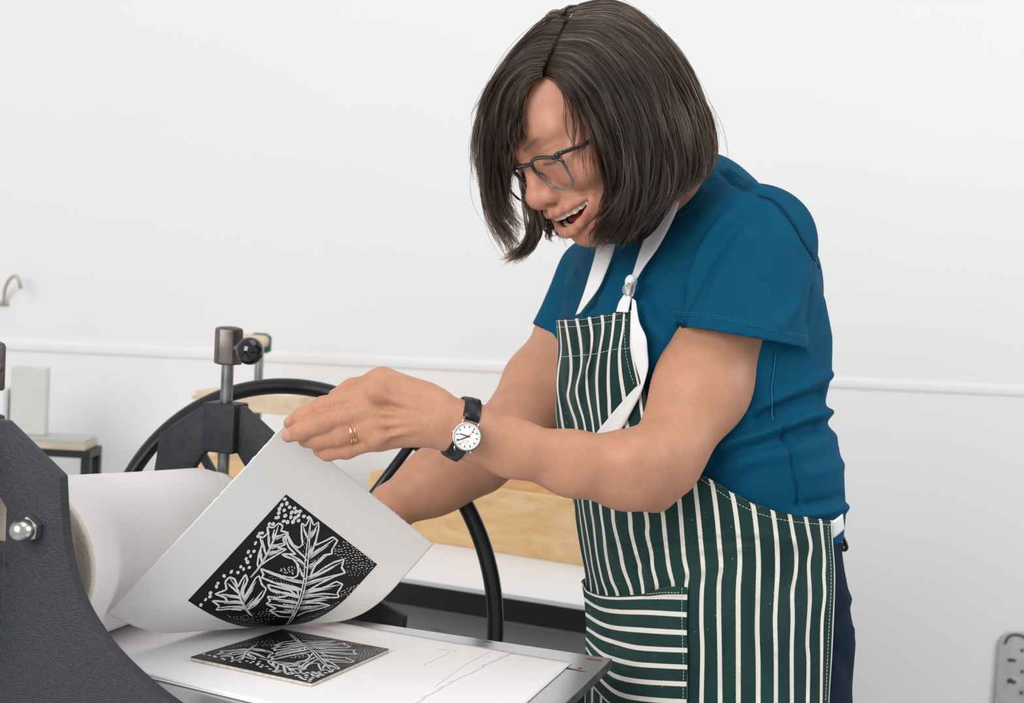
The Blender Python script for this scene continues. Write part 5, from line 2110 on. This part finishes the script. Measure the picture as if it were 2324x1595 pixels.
UPL = [(600, 620), (640, 590), (690, 560), (772, 512), (705, 502), (762, 480), (748, 440), (788, 398), (735, 382), (748, 348), (718, 328), (680, 362), (640, 352), (642, 400), (605, 432), (583, 418),
       (602, 480), (580, 540), (568, 620), (580, 645)]
LOWL = [(460, 938), (370, 930), (278, 938), (302, 910), (250, 872), (362, 882), (340, 850), (272, 825), (352, 795), (342, 740), (372, 708), (408, 720), (432, 780), (455, 730), (487, 688), (500, 730),
        (470, 800), (468, 860), (520, 780), (558, 712), (582, 698), (600, 760), (632, 790), (602, 850), (540, 892), (502, 932)]
for o in (MAIN_R, MAIN_L, UPL, LOWL): stroke(o, .0074, .8)
for dx in (-9, 9):
    stroke([(758 + dx, 1040), (828 + dx, 962), (868 + dx, 872), (900 + dx, 742), (914 + dx, 600), (933 + dx * .6, 410), (944, 300)], .0050, .35, True)
    stroke([(520 + dx * .5, 712), (580 + dx * .6, 640), (640 + dx * .5, 540), (690 + dx * .4, 430), (718, 340)], .0042, .4, True)
    stroke([(530 + dx * .5, 978), (488 + dx * .6, 930), (450 + dx * .5, 860), (430 + dx * .3, 795), (376, 716)], .0042, .4, True)
VEINS = [[(918, 590), (870, 540), (800, 470), (778, 410)], [(912, 640), (870, 590), (790, 548)], [(905, 720), (880, 690), (868, 640)], [(898, 745), (800, 730), (680, 690), (610, 660)],
         [(885, 800), (800, 770), (700, 745)], [(870, 850), (790, 830), (660, 790)], [(860, 890), (760, 870), (650, 860)], [(850, 915), (760, 910), (650, 895)], [(840, 945), (760, 950), (680, 945)],
         [(925, 560), (960, 500), (985, 430)], [(928, 575), (1000, 520), (1110, 440)], [(920, 640), (1000, 600), (1060, 555)], [(915, 720), (1010, 680), (1165, 600)], [(905, 760), (1020, 720), (1170, 680)],
         [(893, 820), (1000, 790), (1150, 762)], [(885, 850), (1010, 825), (1130, 830)], [(870, 890), (960, 875), (1060, 868)], [(860, 930), (950, 915), (1050, 905)], [(930, 450), (905, 400), (892, 350)], [(938, 430), (965, 390), (990, 340)],
         [(600, 610), (590, 560), (595, 500)], [(630, 555), (615, 510), (605, 445)], [(655, 510), (645, 450), (650, 380)], [(680, 450), (680, 410), (690, 370)], [(640, 550), (690, 530), (750, 512)],
         [(660, 505), (710, 480), (752, 470)], [(690, 440), (720, 420), (770, 402)], [(486, 925), (400, 915), (300, 922)], [(470, 890), (400, 880), (280, 880)], [(450, 855), (400, 840), (310, 828)],
         [(440, 820), (400, 790), (360, 750)], [(472, 880), (500, 830), (560, 740)], [(490, 920), (550, 870), (610, 800)], [(455, 840), (465, 780), (480, 720)], [(500, 925), (560, 890), (610, 845)]]
for v in VEINS:
    stroke(v, .0064, .25, True)
    if len(v) > 2:
        o = np.array(v, float)
        for k, sh in ((.75, (6, 9)), (.5, (-5, -9))):
            m = o[0] + (o - o[0]) * k + np.array(sh)
            stroke(m.tolist(), .0045, .2, True)
# seeds and dashes
def oval(st, a, w, l):
    d = np.array([math.cos(a), math.sin(a)]) * l
    STROKES.append((st + np.linspace(-1, 1, 9)[:, None] * d, w, -1))


for q in ((700, 290), (652, 335), (680, 335), (604, 398), (572, 420), (556, 470), (545, 527), (520, 560), (500, 602), (512, 640), (472, 652), (452, 635), (432, 676), (386, 670), (336, 700), (292, 750), (282, 775), (240, 820),
          (236, 845), (205, 866), (172, 902), (585, 400), (490, 580), (505, 530)):
    st_ = to_st(kz([q]))[0]
    oval(st_, r3.uniform(.2, 1.3), r3.uniform(.010, .014), r3.uniform(.012, .018))
done = []
for i in range(900):
    q = np.array([r3.uniform(700, 930), r3.uniform(140, 390)])
    if q[0] < 765 - (q[1] - 150) * .55 or q[1] < 140 + (q[0] - 760) * .72 + 18 or q[1] > 330 - abs(q[0] - 800) * .30: continue
    if any(np.linalg.norm(q - d) < 27 for d in done): continue
    done.append(q)
    oval(to_st(kz([q]))[0], r3.uniform(-.1, 1.0), r3.uniform(.012, .0155), r3.uniform(.013, .019))


def hatch(poly, n, a, gap, w=.0030, l=.0085):
    poly = np.array(poly, float)
    lo, hi = poly.min(0), poly.max(0)
    dn = []
    for i in range(n * 30):
        if len(dn) >= n: break
        q = r3.uniform(lo, hi)
        ins = False
        for k in range(len(poly)):
            p1, p2 = poly[k], poly[k - 1]
            if (p1[1] > q[1]) != (p2[1] > q[1]) and q[0] < (p2[0] - p1[0]) * (q[1] - p1[1]) / (p2[1] - p1[1]) + p1[0]: ins = not ins
        if not ins or any(abs((q - d)[0]) < gap * 1.5 and abs((q - d)[1]) < gap for d in dn): continue
        dn.append(q)
        st = to_st(kz([q]))[0]
        oval(st, a + r3.normal(0, .15), w, l * r3.uniform(.7, 1.2))


hatch([(1090, 530), (1180, 455), (1250, 490), (1390, 600), (1380, 640), (1300, 650), (1200, 640), (1190, 590)], 75, 2.0, 13)
hatch([(1190, 660), (1300, 640), (1380, 640), (1330, 690), (1220, 705)], 24, 2.0, 11, .0026, .004)
hatch([(1140, 840), (1160, 800), (1280, 760), (1260, 800), (1200, 845)], 26, 2.4, 12)
hatch([(1000, 960), (1150, 870), (1130, 900), (1050, 950), (900, 1010), (850, 1010)], 44, 2.5, 11, .0026)
hatch([(340, 965), (430, 980), (560, 960), (640, 930), (700, 990), (620, 1030), (500, 1020), (400, 1000)], 60, 1.9, 12, .0026)
hatch([(720, 660), (780, 630), (830, 640), (830, 690), (760, 680)], 14, 1.5, 11, .0034, .012)
hatch([(895, 430), (925, 420), (920, 560), (885, 560)], 14, 1.2, 12, .0024, .006)
hatch([(940, 600), (1010, 560), (990, 620), (940, 690)], 14, 2.0, 11, .0024, .006)
hatch([(640, 700), (720, 715), (840, 770), (840, 790), (720, 760)], 22, 2.1, 10, .0022, .005)
hatch([(690, 820), (775, 825), (770, 838), (690, 838)], 10, 1.0, 9, .0022, .005)
hatch([(850, 560), (900, 620), (880, 680), (862, 640)], 10, 1.0, 11, .0024, .006)
hatch([(740, 860), (850, 840), (835, 940), (760, 960)], 26, 1.8, 11, .0024, .006)


def design(posfn):
    """ink square and the cut lines as ribbons on a surface given by posfn(s, t, height)"""
    mb = MB()
    e = np.linspace(0, 1, 60)
    a, b = np.meshgrid(e, e, indexing='ij')
    mb.grid(posfn(a, b, 0.), 0)
    for p, w, tp_ in STROKES:
        n = max(int(np.linalg.norm(np.diff(p, axis=0), axis=1).sum() / .014), 3)
        q = resample(p, max(n, len(p))) if tp_ >= 0 and (len(p) <= 3 or n > len(p)) else p
        q = np.clip(q, .006, .994)
        d = np.gradient(q, axis=0)
        d = d / np.maximum(np.linalg.norm(d, axis=1, keepdims=True), 1e-9)
        nn = np.stack([-d[:, 1], d[:, 0]], 1)
        k = np.linspace(0, 1, len(q))
        ww = w * np.sqrt(np.clip(1.02 - (2 * k - 1) ** 2, 0, 1)) * (1 + .06 * r3.normal(0, 1, len(q))) if tp_ < 0 else w * (tp_ + (1 - tp_) * np.sin(np.clip(k, .0, 1) * math.pi) ** .6) * (1 + .12 * r3.normal(0, 1, len(q)))
        l, r_ = np.clip(q + nn * ww[:, None], .004, .996), np.clip(q - nn * ww[:, None], .004, .996)
        h = .00022 + .00006 * r3.random()
        A_ = posfn(l[:, 0], l[:, 1], h)
        B_ = posfn(r_[:, 0], r_[:, 1], h)
        m = len(q)
        mb.add(np.concatenate([A_, B_]), [(i, i + 1, m + i + 1, m + i) for i in range(m - 1)], 1)
    return mb


pr = design(lambda s, t, h: curled(s, t, -.00052 - h))
v = np.concatenate(pr.v)
tag(mesh_obj('leaf_print', v, pr.f, [M_ink, M_cut], sheet, True, pr.m), 'black square linocut print of leaves')

blk = empty('linocut_block', (bL + bR) / 2 * np.array([1, 1, 0]) + np.array([0, 0, .9032]), 'square black linocut block carved with leaves, lying on the white papers', 'printing block')
mb = MB()
q = np.array([bL, bT, bR, bB])
qb = q.copy()
qb[:, 2] = .9034
q[:, 2] = ZBL - .0009
mb.add(np.concatenate([qb, q]), [(0, 1, 2, 3), (7, 6, 5, 4)] + [(i, i + 4, (i + 1) % 4 + 4, (i + 1) % 4) for i in range(4)])
mb.build('backing', M_linobase, blk)
mb = MB()
q2 = q.copy()
q2[:, 2] = ZBL - .0001
mb.add(np.concatenate([q, q2]), [(0, 1, 2, 3), (7, 6, 5, 4)] + [(i, i + 4, (i + 1) % 4 + 4, (i + 1) % 4) for i in range(4)])
mb.build('lino_layer', M_linotop, blk)


def flat_st(s, t, h):
    s, t = np.asarray(s, float), np.asarray(t, float)
    p = bB + s[..., None] * (bL - bB) + t[..., None] * (bR - bB)
    p = p + (bT - bL - bR + bB) * (s * t)[..., None]
    p[..., 2] = ZBL + h * .5
    return p


pr = design(flat_st)
mesh_obj('carved_face', np.concatenate(pr.v), pr.f, [M_linotop, M_cut2], blk, True, pr.m)

# ------------------------------------------------------------------ back table with its wooden box and book press
TZ = .78
ta0, ta1 = PZ(900, 1308, TZ), PZ(1325, 1373, TZ)
te_ = nrm(ta1 - ta0)
tb_ = np.array([-te_[1], te_[0], 0])
if tb_[1] < 0: tb_ = -tb_
table = empty('work_table', ta0 + te_ * .3 + tb_ * .2 - np.array([0, 0, TZ]), 'white topped work table with a black steel frame behind the press', 'table')
tp0, tp1 = -.72, .62
TD = .50
mb = MB()
mb.box(ta0 + te_ * (tp0 + tp1) / 2 + tb_ * TD / 2 - ZZ * .004, te_ * (tp1 - tp0) / 2, tb_ * TD / 2, ZZ * .004, bev=.001)
mb.build('table_top', M_table, table)
mb = MB()
for o in (.012, TD - .012):
    mb.box(ta0 + te_ * (tp0 + tp1) / 2 + tb_ * o - ZZ * .026, te_ * (tp1 - tp0) / 2, tb_ * .012, ZZ * .018, bev=.001)
for o in (tp0 + .012, tp1 - .012):
    mb.box(ta0 + te_ * o + tb_ * TD / 2 - ZZ * .026, te_ * .0125, tb_ * TD / 2, ZZ * .018, bev=.001)
mb.build('frame', M_bframe, table)
for o in (tp0 + .02, tp1 - .02):
    for w in (.02, TD - .02):
        mb = MB()
        mb.box(ta0 + te_ * o + tb_ * w - ZZ * (TZ - .735 / 2), te_ * .018, tb_ * .018, ZZ * .3675)
        mb.build('leg', M_bframe, table)
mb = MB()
mb.box(ta0 + te_ * (tp0 + tp1) / 2 + tb_ * .09 - ZZ * (TZ - .40), te_ * ((tp1 - tp0) / 2 - .05), tb_ * .008, ZZ * .33)  # added grey sheet, its colour stands in for the shade under the table
mb.build('under_table_shade', mat('under_table_shade_grey', (.33, .33, .345), .6), table)
# wooden box
x0, x1 = PZ(930, 1222, TZ), PZ(1312, 1283, TZ)
be = nrm(x1 - x0)
bb = np.array([-be[1], be[0], 0])
bb = bb if bb[1] > 0 else -bb
r_ = ray(838, 1090)
k = np.linalg.solve(np.array([[be[0], -r_[0]], [be[1], -r_[1]]]), (CAM - x0)[:2])
s_left = k[0]
s_right = .62
hb = .112
box = empty('wooden_box', x0 + be * (s_left + s_right) / 2, 'shallow pale plywood box on the white table behind the press wheel', 'box')
mid = x0 + be * (s_left + s_right) / 2
hw = (s_right - s_left) / 2
DB = .17
for nm, c, ax, th_ in (('front_panel', mid, be * hw, bb * .006), ('back_panel', mid + bb * DB, be * hw, bb * .006)):
    mb = MB()
    mb.box(c + bb * .006 + ZZ * (hb / 2 + .0005), ax, th_, ZZ * hb / 2, bev=.001)
    mb.build(nm, M_wood, box)
for s in (-1, 1):
    mb = MB()
    mb.box(mid + be * s * (hw - .006) + bb * (DB / 2 + .006) + ZZ * (hb / 2 + .0005), be * .006, bb * (DB / 2 - .0062), ZZ * hb / 2, bev=.001)
    mb.build('side_panel', M_wood, box)
mb = MB()
mb.box(mid + bb * (DB / 2 + .006) + ZZ * .005, be * (hw - .012), bb * (DB / 2 - .0062), ZZ * .004)
mb.build('bottom_panel', M_wood, box)

# small wooden book press with a green screw
ys_ = np.linspace(1060, 1300, 200)
rel_ = (PZ(np.full(200, 572.), ys_, TZ) - ta0) @ tb_
bp_c = PZ(572, float(np.interp(-.20, -rel_, ys_)), TZ)
DP = float(proj(bp_c)[2])
bp_z = TZ + .0005
right = nrm(te_ + RT * np.array([1, 1, 0]))
S_ = DP / FPX
zpx = lambda y: P(572, y, DP)[2]
ctr_ = np.array([bp_c[0], bp_c[1], 0])
bpress = empty('book_press', ctr_ + ZZ * bp_z, 'small beech book press with a green screw handle behind the far frame', 'book press')
xo = lambda px: (px - 572) * S_
mb = MB()
mb.box(ctr_ + ZZ * (bp_z + (zpx(1038) - bp_z) / 2), right * .105, tb_ * .06, ZZ * ((zpx(1038) - bp_z) / 2), bev=.002)
mb.build('base', M_wood, bpress)
for px in (473, 678):
    mb = MB()
    z0, z1 = zpx(1038), zpx(886)
    mb.box(ctr_ + right * xo(px) + ZZ * (z0 + z1) / 2, right * .0135, tb_ * .018, ZZ * (z1 - z0) / 2, bev=.001)
    mb.build('post', M_wood2, bpress)
mb = MB()
mb.box(ctr_ - tb_ * .027 + ZZ * zpx(908), right * .100, tb_ * .009, ZZ * .0165, bev=.0015)
for px in (446, 664):
    mb.lathe(ctr_ + right * xo(px) - tb_ * .036 + ZZ * zpx(904), -tb_, [(0, .004), (.001, .004)], 12)
mb.build('crossbeam', M_wood2, bpress)
mb = MB()
zz = np.arange(zpx(1022), zpx(775), .0015)
mb.lathe(ctr_, ZZ, [(z, .0085 if i % 2 else .0076) for i, z in enumerate(zz)], 16)
mb.build('screw', M_screw, bpress, True)
mb = MB()
mb.lathe(ctr_ + ZZ * zpx(790), ZZ, [(-.006, .014), (-.002, .021), (.024, .021), (.030, .012)], 20)
mb.build('hub', M_green, bpress, True)
mb = MB()
mb.tube(np.array([ctr_ + right * xo(462) + tb_ * .02 + ZZ * zpx(771), ctr_ + right * xo(604) - tb_ * .03 + ZZ * zpx(768)]), .0105, 16)
mb.build('handle_bar', M_wood2, bpress, True)
mb = MB()
mb.lathe(ctr_ + ZZ * zpx(1037), ZZ, [(0, .026), (.004, .024), (.012, .010), (.016, .009)], 24)
mb.build('foot', M_green, bpress, True)

# ------------------------------------------------------------------ left background
DL = 2.55
M_panel = mat('pale_grey_card', (.66, .65, .62), .6, var=(12, .06))
f0, f1 = P(40, 1024, DL), P(207, 1026, DL)
stand = empty('steel_stand', ((f0 + f1) / 2) * np.array([1, 1, 0]), 'black square-tube stand by the wall at the far left', 'stand')
zf = f1[2]
sx = nrm((f1 - f0) * np.array([1, 1, 0]))
sy = np.array([-sx[1], sx[0], 0])
wl = .42
DS = .06
mb = MB()
for o in (0, DS):
    mb.box(f1 - sx * wl / 2 + sy * o - ZZ * .004, sx * wl / 2, sy * .008, ZZ * .007)
for o in (.008, wl - .008):
    mb.box(f1 - sx * o + sy * DS / 2 - ZZ * .004, sx * .008, sy * (DS / 2 - .008), ZZ * .007)
mb.build('frame', M_bframe, stand)
for o in (.008, wl - .008):
    for w in (0, DS):
        mb = MB()
        mb.box(np.array([f1[0], f1[1], 0]) - sx * o + sy * w + ZZ * (zf - .012) / 2, sx * .008, sy * .008, ZZ * (zf - .012) / 2)
        mb.build('leg', M_bframe, stand)
mb = MB()
mb.box(f1 - sx * (wl / 2 + .008) + sy * DS / 2 + ZZ * .0095, sx * wl / 2, sy * (DS / 2 + .012), ZZ * .006, bev=.001)
tag(mb.build('board', M_beige, None), 'thin worn board lying on top of the black steel stand', 'board')
mb = MB()
mb.box(f1 - sx * (wl / 2 + .012) + sy * DS / 2 + ZZ * .0185, sx * wl / 2, sy * (DS / 2 + .008), ZZ * .003, bev=.001)
tag(mb.build('glass_plate', M_glassy, None), 'grey-green glass plate resting on the worn board', 'glass plate')
c = P(68, 912, DL + .03)
zb0 = zf + .0215
zt0 = P(68, 832, DL + .03)[2]
mb = MB()
mb.box(np.array([c[0], c[1], (zb0 + zt0) / 2]), sx * .032, sy * .012, ZZ * (zt0 - zb0) / 2, bev=.002)
tag(mb.build('panel', M_panel, None), 'small upright grey panel standing on the glass plate', 'panel')
c = P(-12, 925, DL + .03)
zt0 = P(0, 880, DL + .03)[2]
mb = MB()
mb.box(np.array([c[0], c[1], (zb0 + zt0) / 2]), sx * .026, sy * .03, ZZ * (zt0 - zb0) / 2, bev=.002)
tag(mb.build('carton', M_table, None), 'small white carton beside the grey panel at the left edge', 'carton')
# wall hook
sh, zh = on_wall(12, 690)
pts = []
for x, y, o in ((8, 688, .006), (12, 655, .03), (22, 634, .05), (36, 626, .055), (45, 640, .055), (47, 655, .055)):
    s_, z_ = on_wall(x, y, o)
    pts.append(wallp(s_, z_, o))
mb = MB()
mb.tube(spline(pts, 24), .0035, 10)
s_, z_ = on_wall(2, 688, .006)
mb.box(wallp(s_, z_, .004), wd_ * .014, wnn * .004, ZZ * .004)
tag(mb.build('wall_hook', M_hook, None, True), 'small bent metal hook on the white wall at the far left', 'hook')
# slotted plate low on the wall at the right
sa, za = on_wall(2266, 1432)
sb, zb1 = on_wall(2262, 1660)
wpl = .115
plate = empty('slotted_plate', wallp(sa + wpl / 2, (za + zb1) / 2), 'rounded grey metal plate with dark slots low on the wall at right', 'plate')
mb = MB()
rad_ = .03
oc = []
for cx_, cz_, a0 in ((wpl - rad_, za - rad_, 0), (rad_, za - rad_, 90), (rad_, zb1 + rad_, 180), (wpl - rad_, zb1 + rad_, 270)):
    for a in np.radians(np.linspace(a0, a0 + 90, 8)): oc.append(wallp(sa + cx_ + rad_ * math.cos(a), cz_ + rad_ * math.sin(a), .0005))
mb.prism(oc, wnn * .012)
mb.build('backplate', M_plate, plate, bevel=.002, autosmooth=.5)
for px, py, w, h in ((2293, 1498, .010, .004), (2303, 1499, .005, .003), (2292, 1545, .010, .0055), (2302, 1548, .006, .004), (2320, 1476, .006, .004), (2320, 1524, .006, .004), (2318, 1572, .006, .004)):
    s_, z_ = on_wall(px, py, .013)
    mb = MB()
    mb.box(wallp(s_, z_, .0128), wd_ * w / 2 * 1.3, wnn * .0006, ZZ * h, bev=.0004)
    mb.build('slot', M_dark, plate)
mb = MB()
pts = []
for x, y in ((2281, 1461), (2288, 1446), (2303, 1440), (2320, 1443), (2335, 1452)):
    s_, z_ = on_wall(x, y, .014)
    pts.append(wallp(s_, z_, .014))
mb.tube(spline(pts, 20), .0028, 8)
mb.build('handle_loop', M_dark, plate, True)
